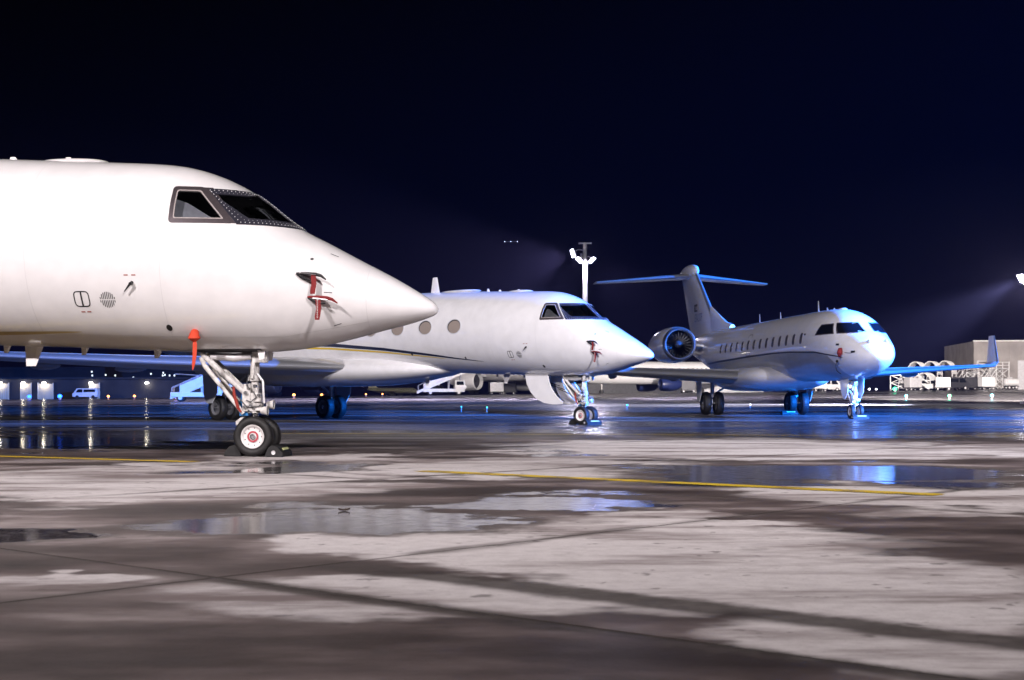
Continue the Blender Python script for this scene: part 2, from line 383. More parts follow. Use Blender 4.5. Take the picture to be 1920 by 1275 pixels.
g.add([(x, y, 0) for x, y in out+inn], [(i, (i+1) % 4, 4+(i+1) % 4, 4+i) for i in range(4)])
xs = [-1500,-400] + list(range(-120, 121, 20)) + [400, 1500]
for ys in ([-500, -60], [60, 80, 95, 105, 115, 130, 145, 160, 175, 190, 205, 220, 230, 260, 320, 500, 2500]):
    for j in range(len(ys)-1):
        for i in range(len(xs)-1):
            q = [(xs[i], ys[j]), (xs[i+1], ys[j]), (xs[i+1], ys[j+1]), (xs[i], ys[j+1])]
            g.add([(x, y, terrain(x, y)) for x, y in q], [(0,1,2,3)])
for x0, x1 in ((-1500,-400),(-400,-120),(120,400),(400,1500)):
    g.add([(x0,-60,0),(x1,-60,0),(x1,60,0),(x0,60,0)], [(0,1,2,3)])
apron = g.build('apron', APRON, smooth=False); tag(apron, 'wet concrete airport apron', kind='structure')
g = MB(); p = [uv(U0-.1, V0-.1, -.0022), uv(U1+.1, V0-.1, -.0022), uv(U1+.1, V1+.1, -.0022), uv(U0-.1, V1+.1, -.0022)]
g.add(p, [(0,1,2,3)]); g.build('joint_filler', 'joint', apron, smooth=False)
# every concrete slab near the camera is a piece of its own, the joints between them are recessed
g = MB(); a, c, bv, t = DU/2-.016, DV/2-.016, .0006, .012
rings = [[(-a,-c,-t),(a,-c,-t),(a,c,-t),(-a,c,-t)], [(-a,-c,-.0006),(a,-c,-.0006),(a,c,-.0006),(-a,c,-.0006)], [(-a+bv,-c+bv,0),(a-bv,-c+bv,0),(a-bv,c-bv,0),(-a+bv,c-bv,0)]]
g.loft(rings, cap0=False)
slab0 = g.build('slab', APRON, apron, smooth=False)
first = True
for i in range(13):
    for j in range(8):
        o = slab0 if first else slab0.copy()
        if not first: col.objects.link(o); o.parent = apron
        first = False
        o.location = uv(U0+DU*(i+.5), V0+DV*(j+.5), random.uniform(-.0004, .0004)); o.rotation_euler = (0, 0, -GA)
def strip(name, m, u0, u1, v0, v1, z, parent, wob=0., n=60):
    g = MB(); vs = []
    for k in range(n+1):
        u = u0+(u1-u0)*k/n
        vs += [uv(u, v0+random.uniform(-wob, wob), z), uv(u, v1+random.uniform(-wob, wob), z)]
    g.add(vs, [(2*k, 2*k+2, 2*k+3, 2*k+1) for k in range(n)])
    return g.build(name, m, parent, smooth=False)
# painted yellow taxi line, worn
yl = bpy.data.materials.new('worn_yellow_line'); yl.use_nodes = True
n = yl.node_tree; b = n.nodes['Principled BSDF']; t = n.nodes.new('ShaderNodeTexNoise'); t.inputs['Scale'].default_value = 3.; t.inputs['Detail'].default_value = 8
ge = n.nodes.new('ShaderNodeNewGeometry'); n.links.new(ge.outputs['Position'], t.inputs['Vector']); r = n.nodes.new('ShaderNodeValToRGB')
r.color_ramp.elements[0].position = .36; r.color_ramp.elements[0].color = (.30,.22,.06,1); r.color_ramp.elements[1].position = .5; r.color_ramp.elements[1].color = (.70,.50,.03,1)
n.links.new(t.outputs['Fac'], r.inputs[0]); n.links.new(r.outputs[0], b.inputs['Base Color']); b.inputs['Roughness'].default_value = .4
def painted_line(a, b, wd, z=.005, n=60):
    a, b = Vector(a), Vector(b); d = (b-a).normalized(); p = Vector((-d.y, d.x))*wd/2; vs = []
    for k in range(n+1):
        c = a.lerp(b, k/n); q = p*random.uniform(.95, 1.05); vs += [(c.x-q.x, c.y-q.y, z), (c.x+q.x, c.y+q.y, z)]
    return MB().add(vs, [(2*k, 2*k+2, 2*k+3, 2*k+1) for k in range(n)]).build('taxi_line', yl, apron, smooth=False)
painted_line((-.98,15.4), (3.49,11.62), .26); painted_line((-27,30.3), (-3.95,17.6), .26); painted_line((-6,31.5), (40,25.5), .2)
# ------------------------------------------------------------------ shapes that follow a fuselage skin
def dens(poly, k=8, closed=True):
    out = []; n = len(poly)
    for i in range(n if closed else n-1):
        a, b = poly[i], poly[(i+1) % n]
        out += [tuple(a[q]+(b[q]-a[q])*j/k for q in range(len(a))) for j in range(k)]
    if not closed: out.append(tuple(poly[-1]))
    return out
def rounded(poly, r=.18, k=5):
    """round the corners of a polygon"""
    out = []; n = len(poly)
    for i in range(n):
        p, a, b = np.array(poly[i]), np.array(poly[i-1]), np.array(poly[(i+1) % n])
        ra = min(r, .45*np.linalg.norm(a-p)); rb = min(r, .45*np.linalg.norm(b-p))
        s0 = p+(a-p)/np.linalg.norm(a-p)*ra; s1 = p+(b-p)/np.linalg.norm(b-p)*rb
        for j in range(k+1):
            q = j/k; out.append(tuple((1-q)**2*s0+2*q*(1-q)*p+q*q*s1))
    return out
def inset(poly, d):
    n = len(poly); P = np.array(poly); out = []
    area = sum(P[i][0]*P[(i+1) % n][1]-P[(i+1) % n][0]*P[i][1] for i in range(n)); sg = 1 if area > 0 else -1
    for i in range(n):
        e0 = P[i]-P[i-1]; e1 = P[(i+1) % n]-P[i]
        e0 /= np.linalg.norm(e0)+1e-9; e1 /= np.linalg.norm(e1)+1e-9
        n0 = np.array((-e0[1], e0[0]))*sg; n1 = np.array((-e1[1], e1[0]))*sg
        m = n0+n1; m /= np.dot(m, n0)+1e-9 if abs(np.dot(m, n0)) > .2 else 1
        out.append(tuple(P[i]+m*d))
    return out
def tz(fu, poly): return [(t, fu.phi(t, z)) for t, z in poly]
def patch(fu, poly, side, off, mb, rings=6):
    """filled patch lying on the skin; poly in (t, phi)"""
    P = np.array(poly); c = P.mean(0); n = len(poly)
    vs = [fu.S(c[0], c[1], side, off)]; fs = []
    for k in range(1, rings+1):
        for p in P: q = c+(p-c)*k/rings; vs.append(fu.S(q[0], q[1], side, off))
    for j in range(n): fs.append((0, 1+j, 1+(j+1) % n))
    for k in range(rings-1):
        for j in range(n):
            a, b = 1+k*n+j, 1+k*n+(j+1) % n; fs.append((a, a+n, b+n, b))
    return mb.add(vs, fs)
def ring(fu, outer, inner, side, off, mb, base=-.01):
    lo = [[fu.S(p[0], p[1], side, o) for p in poly] for poly, o in ((outer, base), (outer, off), (inner, off), (inner, base))]
    return mb.loft(lo, cap0=False, cap1=False)
def skin_strip(fu, path, wid, side, off, mb):
    path = dens(path, 10, False); n = len(path); vs = []
    ws = wid if callable(wid) else (lambda q: wid)
    for i, (t, z) in enumerate(path):
        h_ = ws(i/(n-1))/2
        for zz in (z+h_, z-h_): vs.append(fu.S(t, fu.phi(t, zz), side, off))
    return mb.add(vs, [(2*i, 2*i+2, 2*i+3, 2*i+1) for i in range(n-1)])
def ellip(ct, cz, a, b, n=28): return [(ct+a*math.cos(2*math.pi*k/n), cz+b*math.sin(2*math.pi*k/n)) for k in range(n)]
def in_poly(t, p, poly):
    c = False; n = len(poly)
    for i in range(n):
        (x0, y0), (x1, y1) = poly[i], poly[i-1]
        if (y0 > p) != (y1 > p) and t < (x1-x0)*(p-y0)/(y1-y0)+x0: c = not c
    return c
def skin(fu, ts, n, holes=(), shrink=0.):
    """hull skin between stations ts; cells inside the window openings are left out"""
    h_ = n//2; mb = MB(); vs = []; fs = []
    ph = [math.pi*k/h_ for k in range(h_)] + [math.pi+math.pi*k/h_ for k in range(h_)]
    for t in ts:
        zt_, zb_, w_, zc_ = fu.zt(t)-shrink, fu.zb(t)+shrink, max(fu.w(t)-shrink, .001), fu.zc(t)
        for p in ph: vs.append((t, -w_*math.sin(p), zc_+((zt_-zc_) if math.cos(p) > 0 else (zc_-zb_))*math.cos(p)))
    for i in range(len(ts)-1):
        tm = (ts[i]+ts[i+1])/2
        for k in range(n):
            pm = math.pi*(k+.5)/h_; pm = min(pm, 2*math.pi-pm)
            if holes and pm < 1.6 and -1.2 < tm < 1.2 and any(in_poly(tm, pm, q) for q in holes): continue
            fs.append((i*n+k, i*n+(k+1) % n, (i+1)*n+(k+1) % n, (i+1)*n+k))
    if not shrink: fs.append(tuple(range(n)))
    return mb.add(vs, fs)
def fuselage(fu, m, parent, holes=()):
    ts = sorted(set(round(float(x), 3) for x in np.concatenate((np.linspace(fu.t0, -8, 24), np.linspace(-8, -1.2, 34), np.arange(-1.2, .95, .035), np.linspace(.95, fu.t1-.2, 40), fu.t1-.2*(1-np.sqrt(np.linspace(0, 1, 14)))))))
    return skin(fu, ts, 160 if holes else 96, holes).build('fuselage', m, parent)
AIR = [(1.,.0),(.85,.022),(.7,.042),(.5,.062),(.35,.069),(.22,.066),(.12,.054),(.06,.040),(.02,.024),(.005,.012),(0,0),(.005,-.010),(.02,-.018),(.06,-.027),(.12,-.034),(.22,-.042),(.35,-.046),(.5,-.043),(.7,-.030),(.85,-.015)]
def aerofoil(le, chord, thick, up=(0,0,1), tw=0.):
    le = np.array(le, float); up = np.array(up, float)
    return [le + np.array((-x*chord, 0, 0)) + up*(y*chord*thick/.115) for x, y in AIR]
def wing_surface(secs, name, m, parent, le_mat='chrome', le_name='leading_edge', sub=6):
    """secs: list of (le point, chord, thickness, up). Skin and leading edge are two meshes."""
    rings = []
    for i in range(len(secs)-1):
        for k in range(sub if i < len(secs)-2 else sub+1):
            q = k/sub; a, b = secs[i], secs[i+1]
            rings.append(aerofoil(np.array(a[0])*(1-q)+np.array(b[0])*q, a[1]*(1-q)+b[1]*q, a[2]*(1-q)+b[2]*q, np.array(a[3])*(1-q)+np.array(b[3])*q))
    n = len(AIR); lo, hi = 7, 14
    mb = MB(); vs = [p for r in rings for p in r]; f1 = []; f2 = []
    for i in range(len(rings)-1):
        for j in range(n):
            k = (j+1) % n; (f2 if le_mat and lo-1 <= j < hi-1 else f1).append((i*n+j, i*n+k, (i+1)*n+k, (i+1)*n+j))
    f1.append(tuple(range(n))); f1.append(tuple((len(rings)-1)*n+j for j in range(n)))
    o = mb.add(vs, f1).build(name, m, parent)
    if le_mat:
        MB().add(vs, f2).build(le_name, le_mat, o)
    else:
        pass
    return o
def wheel(parent, c, r, wd, out=-1, red=True, name='wheel'):
    """tyre (the part) with rim, hub and bolts under it; axle along local y, 'out' is the outer side"""
    h_ = wd/2; x, y, z = c; s = out
    w_ = MB().lathe([(-h_*.62, r*.58), (-h_*.86, r*.66), (-h_, r*.78), (-h_*.92, r*.90), (-h_*.70, r*.975), (-h_*.38, r), (-h_*.34, r*.985), (-h_*.30, r), (-.03*h_, r), (0, r*.985), (.03*h_, r), (h_*.30, r), (h_*.34, r*.985), (h_*.38, r), (h_*.70, r*.975), (h_*.92, r*.90), (h_, r*.78), (h_*.86, r*.66), (h_*.62, r*.58)], c, n=44).build(name, 'tyre', parent)
    MB().lathe([(s*h_*.70, r*.60), (s*h_*.80, r*.585), (s*h_*.72, r*.53), (s*h_*.36, r*.46), (s*h_*.30, r*.30), (s*h_*.5, r*.27), (s*h_*.5, r*.04), (-s*h_*.5, r*.04), (-s*h_*.5, r*.3), (-s*h_*.75, r*.6)], c, n=36).build('rim', 'rim' if red else 'mrim', w_)  # grey main rims, toned darker to stand in for shade
    if red:
        MB().lathe([(s*h_*.49, r*.285), (s*h_*.58, r*.275), (s*h_*.58, r*.20), (s*h_*.49, r*.19)], c, n=28).build('hub_ring', 'redring', w_)
    MB().lathe([(s*h_*.45, r*.15), (s*h_*.74, r*.14), (s*h_*.82, r*.10), (s*h_*.60, r*.07), (s*h_*.60, r*.01)], c, n=20).build('hub_cap', 'steel', w_)
    mb = None
    for k in range(9):
        q = 2*math.pi*k/9; MB().ball((x+r*.43*math.cos(q), y+s*h_*.38, z+r*.43*math.sin(q)), r*.03, 6, 4).build('rim_bolt', 'black', w_)
    return w_
# ------------------------------------------------------------------ business jets
def engine(root, t, y, z, r, ln, fu, fin_fan=24):
    """nacelle with polished lip, fan, spinner and pylon"""
    prof = [(0, r*.80), (-.02, r*.84), (-.10, r*.90), (-.30, r*.955), (-.75, r), (-ln*.35, r*1.02), (-ln*.6, r*.96), (-ln*.85, r*.78), (-ln, r*.58), (-ln, r*.52), (-ln*.9, r*.5)]
    out = MB().lathe([(t+a, q) for a, q in prof[3:]], (0, y, z), 'x', 44)
    o = out.build('engine', 'white', root)
    MB().lathe([(t-.45, r*.77), (t-.2, r*.765), (t-.06, r*.785), (t, r*.825), (t+.015, r*.85), (t-.02, r*.885), (t-.10, r*.925), (t-.30, r*.957)], (0, y, z), 'x', 44).build('intake_lip', 'lip', o)
    MB().lathe([(t-.45, r*.77), (t-.62, r*.765), (t-.62, r*.05)], (0, y, z), 'x', 36).build('intake_duct', 'vdark', o)
    MB().lathe([(t-.22, .012), (t-.26, r*.07), (t-.36, r*.15), (t-.50, r*.215), (t-.60, r*.235)], (0, y, z), 'x', 24).build('spinner', 'vdark', o)
    mb = MB()
    for k in range(fin_fan):
        q = 2*math.pi*k/fin_fan
        vs = []
        for rr, sw, dx in ((r*.2, 0, .10), (r*.5, .05, .07), (r*.755, .09, .03)):
            for s_, xx in ((-1, -dx), (1, dx)):
                a = q + sw + s_*(.085 if rr > r*.3 else .10); vs.append((t-.50+xx, y+rr*math.cos(a), z+rr*math.sin(a)))
        mb.add(vs, [(0,1,3,2), (2,3,5,4)])
    mb.build('fan', 'fan', o)
    sg = 1 if y > 0 else -1
    ym = sg*fu.w(t-ln*.5)*.8
    secs = [(np.array((t-ln*.22, ym, z-.1)), ln*.55, .10, (0,0,1)), (np.array((t-ln*.22, y-sg*r*.9, z)), ln*.55, .10, (0,0,1))]
    wing_surface(secs, 'pylon', 'white', o, None, 'pylon_nose', 2)
    return o
def nose_gear(root, r=.27, sep=.185, wd=.175, zt=1.5, detail=True):
    g = MB()
    g.tube([(-.03,0,zt), (-.04,0,1.08)], .062, 16); g.tube([(-.045,0,1.10), (-.045,0,1.02)], .085, 16)
    g.tube([(-.04,0,1.03), (-.035,0,.80)], .052, 14); g.tube([(-.045,0,.86), (-.04,0,.60)], .098, 16); g.tube([(-.04,0,.72), (-.04,0,.68)], .118, 16); g.tube([(-.04,0,.635), (-.04,0,.585)], .112, 16)
    g.box((-.13,-.05,.80), (.11,.12,.20)); g.box((-.10,-.07,.66), (.16,.10,.10)); g.box((.03,-.09,.80), (.09,.07,.12)); g.box((-.04,.06,.93), (.10,.08,.14))
    g.tube([(-.02,-.06,1.42), (-.05,-.10,1.05)], .028, 8); g.tube([(-.15,-.07,.98), (-.14,-.075,.74)], .034, 10); g.tube([(-.13,.07,.99), (-.12,.07,.74)], .034, 10)
    g.box((.05,-.05,1.35), (.20,.10,.16)); g.box((-.13,0,1.36), (.14,.20,.10))
    o = g.build('nose_gear', 'strut', root, bevel=.006)
    MB().tube([(-.04,0,.60), (-.02,0,r)], .048, 14).build('piston', 'steel', o)
    MB().tube([(-.01,-sep-.02,r), (-.01,sep+.02,r)], .045, 12).build('axle', 'steel', o)
    for sy in (-1, 1):
        MB().tube([(-.74,sy*.14,1.40), (-.50,sy*.12,1.17), (-.16,sy*.06,.86)], [.040,.042,.036], 12).build('drag_brace', 'strut', o)
        MB().tube([(-.74,sy*.17,1.34), (-.68,sy*.17,1.22), (-.17,sy*.09,.58)], [.030,.034,.030], 12).build('lower_brace', 'strut', o)
    MB().tube([(-.62,-.12,1.36), (-.30,-.10,1.34), (-.06,-.08,1.36)], [.05,.06,.05], 10).build('actuator', 'alum', o)
    t = MB(); t.add([(-.13,-.05,.60), (-.13,.05,.60), (-.30,.03,.47), (-.30,-.03,.47), (-.13,-.05,.57), (-.13,.05,.57), (-.29,.03,.43), (-.29,-.03,.43)], [(0,1,2,3), (4,7,6,5), (0,3,7,4), (1,5,6,2), (3,2,6,7)])
    t.tube([(-.29,0,.45), (-.07,0,.33)], .035, 10); t.build('torque_link', 'strut', o)
    t = MB(); t.tube([(-.17,-.03,.87), (-.22,-.02,.72), (-.16,-.03,.60)], .035, 8); t.box((-.17,-.04,.585), (.12,.08,.07)); t.build('steering_link', 'bluepart', o)
    if detail:
        MB().tube([(-.30,-.115,.94), (-.285,-.14,.84), (-.235,-.13,.66), (-.19,-.13,.60)], [.016,.022,.022,.014], 6).build('red_strap', 'redstrap', o)
        hs = [[(.02,-.08,1.12), (.10,-.09,1.02), (.11,-.10,.85), (.12,-.10,.72)], [(-.09,-.10,1.12), (-.12,-.11,1.0), (-.08,-.12,.9)], [(-.02,-.13,.88), (.02,-.14,.80), (-.05,-.15,.74), (-.12,-.14,.76)],
              [(-.22,-.10,.78), (-.12,-.14,.68), (.02,-.14,.66), (.08,-.12,.70)], [(-.60,-.15,1.30), (-.48,-.15,1.10), (-.30,-.13,.95)], [(-.1,-.12,.63), (.0,-.14,.56), (.07,-.1,.60)]]
        for i, h_ in enumerate(hs): MB().tube(h_, .017 if i == 0 else .009, 6).build('hose', 'alum' if i == 0 else 'hose', o)
        for q in ((-.13,-.115,.86), (-.05,-.15,.69), (.06,-.13,.83), (-.14,-.125,.67), (.0,-.13,.95)):
            MB().lathe([(-.03,.0), (-.03,.026), (.03,.026), (.03,.0)], q, 'y', 10).build('fitting', 'steel', o)
    for (x, y, z) in ((.13,-.115,.62), (.17,.05,.70)):
        L_ = MB().lathe([(x-.06,.02), (x-.05,.045), (x+.03,.062), (x+.045,.066), (x+.045,.055)], (0,y,z), 'x', 20).build('taxi_light', 'strut', o)
        MB().lathe([(x+.030,.057), (x+.042,.03), (x+.046,.002)], (0,y,z), 'x', 18).build('taxi_light_lens', 'chrome', o)
    MB().box((.06,-.03,.64), (.12,.22,.04)).build('light_bracket', 'strut', o)
    for sy in (-1, 1): wheel(root, (0, sy*sep, r), r, wd, sy, True, 'nose_wheel')
    return o
def main_gear(root, t, y, zw, r=.44, sep=.30, wd=.30, door=True):
    sg = 1 if y > 0 else -1
    o = MB().tube([(t+.05, y, zw), (t, y, .85)], [.10,.085], 14).tube([(t,y,.95), (t,y,.80)], .11, 14).build('main_gear', 'strut', root)
    MB().tube([(t,y,.85), (t,y,r)], .06, 12).build('piston', 'steel', o)
    MB().tube([(t,y-sep,r), (t,y+sep,r)], .06, 12).build('axle', 'steel', o)
    MB().tube([(t-.05,y-sg*1.0,zw-.1), (t,y,.9)], .045, 10).build('side_brace', 'strut', o)
    MB().tube([(t-.10,y,.92), (t-.26,y,.68), (t-.06,y,.46)], .035, 8).build('torque_link', 'strut', o)
    MB().tube([(t+.10,y+.05,1.4), (t+.12,y+.07,.9), (t+.05,y+.05,.5)], .014, 6).build('hose', 'hose', o)
    if door:
        d = [(t-.45, zw-.02), (t+.45, zw-.02), (t+.40, .95), (t+.12, .60), (t-.20, .58), (t-.40, .9)]
        yy = y+sg*(sep+.32)
        MB().prism(d, yy-.015, yy+.015).build('main_gear_door', 'wing', o, smooth=False, bevel=.008)
    for sy in (-1, 1): wheel(root, (t, y+sy*sep, r), r, wd, sy, False, 'main_wheel')
    return o
def blade(name, root, t, z, ht, ch, sweep, y=0., m='white', th=.03):
    s = 1 if ht > 0 else -1
    vs = []
    for k, (zz, c_, o_) in enumerate(((z, ch, 0), (z+ht, ch*.5, sweep))):
        for x, yy in ((0,0), (-.3,1), (-.7,.8), (-1,0), (-.7,-.8), (-.3,-1)): vs.append((t-o_+x*c_, y+yy*th/2*(1 if k == 0 else .6), zz))
    return MB().add(vs, [(i, (i+1) % 6, 6+(i+1) % 6, 6+i) for i in range(6)] + [tuple(range(6)), tuple(range(6, 12))]).build(name, m, root, smooth=False)
def cabin_window(fu, root, t, z, a, b, side, round_=True, blind='blind'):
    po = ellip(t, z, a, b, 30) if round_ else rounded([(t-a,z-b), (t+a,z-b), (t+a,z+b), (t-a,z+b)], min(a,b)*.9, 5)
    def sc_(k): return tz(fu, [(t+(x-t)*k, z+(q-z)*k) for x, q in po])
    k2 = .90 if round_ else .80
    o = ring(fu, sc_(1.), sc_(k2), side, .010, MB()).build('cabin_window', 'wing' if round_ else 'frame', root)
    patch(fu, sc_(k2+.02), side, -.001 if False else .002, MB(), 3).build('pane_surround', 'black', o)
    patch(fu, [(p+(.012 if round_ else 0), q+.012) for p, q in sc_(.83 if round_ else .70)], side, .005, MB(), 3).build('blind', blind, o)
    return o
def panel_outline(fu, root, poly, wd, side, name, m='black', off=.003):
    return ring(fu, tz(fu, poly), tz(fu, inset(poly, wd)), side, off, MB(), .001).build(name, m, root)

SIDEWIN = [(-.90,3.575), (-.53,3.575), (-.075,3.065), (-.885,3.065)]
def front(fu, g_, ps):
    tl, bl = (-.475+g_*.9, 3.555-g_), (-.035+g_*1.5, 3.055+g_)
    tr_t = .035-g_*.1; br_t = .672-g_*1.3
    ptop = dens([(tl[0], fu.phi(*tl)), (tr_t, ps)], 12, False); ptop = [(t, max(ps, fu.phi(t, 3.555-g_-.00*k)) if k < 12 else ps) for k, (t, p) in enumerate(ptop)]
    pr = dens([(tr_t, ps), (br_t, ps)], 12, False)[1:]
    pb = dens([(br_t, ps), (bl[0], fu.phi(*bl))], 12, False)
    pb = [(br_t+(bl[0]-br_t)*k/12, max(ps, fu.phi(br_t+(bl[0]-br_t)*k/12, 3.055+g_))) if k else (br_t, ps) for k in range(13)][1:]
    pl = dens([(bl[0], bl[1]), tl], 10, False)[1:-1]; pl = tz(fu, pl)
    return ptop+pr+pb+pl
def gulf_holes(fu):
    return [tz(fu, dens(rounded(inset(SIDEWIN, .028), .04, 4), 3)), front(fu, .046, .05)]
def gulf_cockpit(fu, root, fine, post):
    for side in (-1, 1):
        po = rounded(SIDEWIN, .05, 4); pi = rounded(inset(SIDEWIN, .055), .03, 4); pj = rounded(inset(SIDEWIN, .068), .025, 4)
        pod, pid, pjd = [dens(q, 3) for q in (po, pi, pj)]
        o = ring(fu, tz(fu, pod), tz(fu, pid), side, .010, MB()).build('side_window', 'frame', root)
        ring(fu, tz(fu, pid), tz(fu, pjd), side, .014, MB()).build('window_seal', 'seal', o)
        patch(fu, tz(fu, pid), side, .003, MB(), 6).build('pane', 'pane', o)
        patch(fu, tz(fu, dens([(-.86,3.50), (-.70,3.44), (-.16,3.10), (-.16,3.02), (-.88,3.02)], 4)), side, -.14, MB(), 4).build('sun_shade', 'shade', o)
        if post: patch(fu, tz(fu, dens([(-.60,3.572), (-.43,3.572), (.02,3.068), (-.12,3.068)], 6)), side, .006, MB(), 4).build('window_post', 'frame', root)
    # cockpit behind the panes: lining, bulkhead, glareshield, seats
    ts = [float(x) for x in np.arange(-1.75, .90, .035)]
    skin(fu, ts, 160, gulf_holes(fu), .05).build('cockpit_lining', 'cockpit', root)
    MB().loft([[fu.S(t, math.pi*k/12, -1, -.06) for k in range(13)]+[fu.S(t, math.pi-math.pi*k/12, 1, -.06) for k in range(1, 12)] for t in (-1.72, -1.68)]).build('bulkhead', 'cockpit', root)
    MB().box((-.7,0,2.35), (1.9,1.5,.06)).build('cockpit_floor', 'cockpit', root)
    MB().prism([(.02,2.4), (.40,2.4), (.38,2.95), (.14,3.06), (-.02,3.0)], -.55, .55).build('glareshield', 'black', root, bevel=.03)
    for sy in (-.45, .45):
        MB().prism([(-.95,2.45), (-.45,2.45), (-.45,2.6), (-.85,2.62), (-1.02,3.22), (-1.12,3.22)], sy-.22, sy+.22).prism([(-1.0,3.24), (-.95,3.42), (-1.06,3.42), (-1.11,3.24)], sy-.12, sy+.12).build('crew_seat', 'sheep', root, smooth=False, bevel=.03)
    # the two front panes meet at the centre post on the nose ridge
    for side in (-1, 1):
        A, B = front(fu, 0., .012), front(fu, .085, .10)
        o = ring(fu, A, B, side, .012, MB()).build('windscreen', 'darkframe', root)
        patch(fu, B, side, .004, MB(), 8).build('pane', 'pane', o)
        if fine:
            C_ = front(fu, .026, .036); D_ = front(fu, .058, .07); mb = MB()
            for C, rr in ((C_, .0068), (D_, .0038)):
                pts = [fu.S(t, p, side, .012) for t, p in C]; cum = 0.; last = None; ln = [0.]
                for i in range(1, len(pts)+1): ln.append(ln[-1]+np.linalg.norm(pts[i % len(pts)]-pts[i-1]))
                s_ = 0.
                while s_ < ln[-1]:
                    i = int(np.searchsorted(ln, s_, 'right'))-1; i = min(i, len(pts)-1); f = (s_-ln[i])/max(1e-6, ln[i+1]-ln[i])
                    p = pts[i]*(1-f)+pts[(i+1) % len(pts)]*f; mb.ball(p, rr, 6, 4); s_ += .058
            tag(mb.build('rivet_row', 'rivet', o), kind='stuff')
def gulfstream(name, label, loc, a, stripe, fine, door):
    root = thing(name, label, 'jet', loc, -R(a), 'business jets parked on the apron')
    fu = GF
    body = fuselage(fu, 'white', root, gulf_holes(fu))
    gulf_cockpit(fu, root, fine, stripe != 'navy')
    for side in (-1, 1):
        for k in range(7): cabin_window(fu, root, -4.25-1.285*k, 2.985+.006*k, .315, .235, side)
        # avionics hatch, air grille, vane, ports
        po = rounded([(-2.155,1.985), (-1.945,1.985), (-1.945,2.185), (-2.155,2.185)], .06, 4)
        hat = panel_outline(fu, root, dens(po, 2), .014, side, 'hatch_outline')
        b = MB(); skin_strip(fu, [(-2.05,2.175), (-2.049,1.995)], .02, side, .004, b)
        vs = [fu.S(t, fu.phi(t, z), side, .004) for z in np.linspace(1.99, 2.18, 6) for t in (-2.061, -2.041)]
        MB().add(vs, [(2*i, 2*i+1, 2*i+3, 2*i+2) for i in range(5)]).build('hatch_bar', 'black', hat)
        for k in range(9):
            tt = -1.80+.0235*k; hh = math.sqrt(max(0, .1**2-(tt+1.706)**2))
            for z0, z1 in ((2.082, 2.075+hh), (2.068, 2.075-hh)):
                if abs(z1-z0) < .015: continue
                vs = [fu.S(t, fu.phi(t, z), side, .003) for z in np.linspace(z0, z1, 4) for t in (tt-.005, tt+.005)]
                MB().add(vs, [(2*i, 2*i+1, 2*i+3, 2*i+2) for i in range(3)]).build('grille_slot', 'black', root)
        p0 = fu.S(-1.35, fu.phi(-1.35, 2.29), side, 0); p1 = fu.S(-1.36, fu.phi(-1.36, 2.285), side, .06); q = fu.S(-1.45, fu.phi(-1.45, 2.19), side, .055)
        MB().tube([p0, p1], .022, 8).tube([p1, q], [.016,.006], 6).build('angle_vane', 'black', root)
        patch(fu, tz(fu, ellip(.925, 2.61, .022, .014, 12)), side, .004, MB(), 2).build('static_port', 'black', root)
        for (t, z) in ((.87, 2.40), (1.02, 2.10)):
            p0 = fu.S(t-.1, fu.phi(t-.1, z), side, 0); p1 = fu.S(t-.06, fu.phi(t-.06, z), side, .07); p2 = p1+np.array((.20, 0, -.02)); MB().tube([p0, p1, p2], [.018,.014,.011], 8).build('pitot_probe', 'steel', root)
        for pts in ([(1.12,2.70), (1.22,2.66)], [(1.10,2.17), (1.20,2.165)], [(1.18,1.745), (1.28,1.775)]):
            skin_strip(fu, pts, .008, side, .003, MB()).build('panel_mark', 'darkframe', root)
        for t, z0, z1 in ((1.62, None, None), (-2.75, None, None), (-.98, 2.95, 1.6)):
            ph = np.linspace(.02, math.pi-.02, 40) if z0 is None else np.linspace(fu.phi(t, z0), fu.phi(t, z1), 24)
            vs = [fu.S(t+d_, p, side, .0015) for p in ph for d_ in (-.0035, .0035)]
            MB().add(vs, [(2*i, 2*i+2, 2*i+3, 2*i+1) for i in range(len(ph)-1)]).build('skin_seam', 'seam', root)
        for t, z in ((-2.10,1.925), (-2.02,1.925), (-1.45,2.385), (-1.35,2.385)):
            skin_strip(fu, [(t,z), (t+.055,z)], .016, side, .003, MB()).build('stencil', 'stencil', root)
        skin_strip(fu, [(-2.2,1.64), (-.5,1.60), (.5,1.60), (1.2,1.72), (1.62,1.80)], .007, side, .002, MB()).build('belly_seam', 'seam', root)
        # belly crease and small service marks
        for (t, z, rr) in ((-4.0, 2.02, .035), (-6.35, 2.18, .05), (.02-1.0, 1.72, .04), (-9.9, 2.0, .03), (-10.9, 2.0, .05), (-11.8, 2.0, .05)):
            patch(fu, tz(fu, ellip(t, z, rr, rr, 12)), side, .004, MB(), 2).build('service_port', 'black', root)
        if stripe == 'navy':
            skin_strip(fu, [(-22,2.95), (-14,2.72), (-10.2,2.56), (-7.6,2.36), (-5.7,2.16), (-4.5,2.02), (-3.3,1.895)], lambda q: .16*(1-q)**.8+.004, side, .003, MB()).build('navy_stripe', 'navy', root)
            skin_strip(fu, [(-22,2.78), (-14,2.58), (-10.2,2.44), (-7.6,2.265), (-5.7,2.09), (-4.9,2.01)], lambda q: .085*(1-q)**.7+.002, side, .003, MB()).build('yellow_stripe', 'yellow', root)
        else:
            skin_strip(fu, [(-20,2.1), (-9,1.82), (-4.2,1.66), (-3.0,1.665), (-2.2,1.675)], lambda q: .07*(1-q)**.5+.002, side, .003, MB()).build('gold_stripe', 'gold', root)
        # wing
        s = side
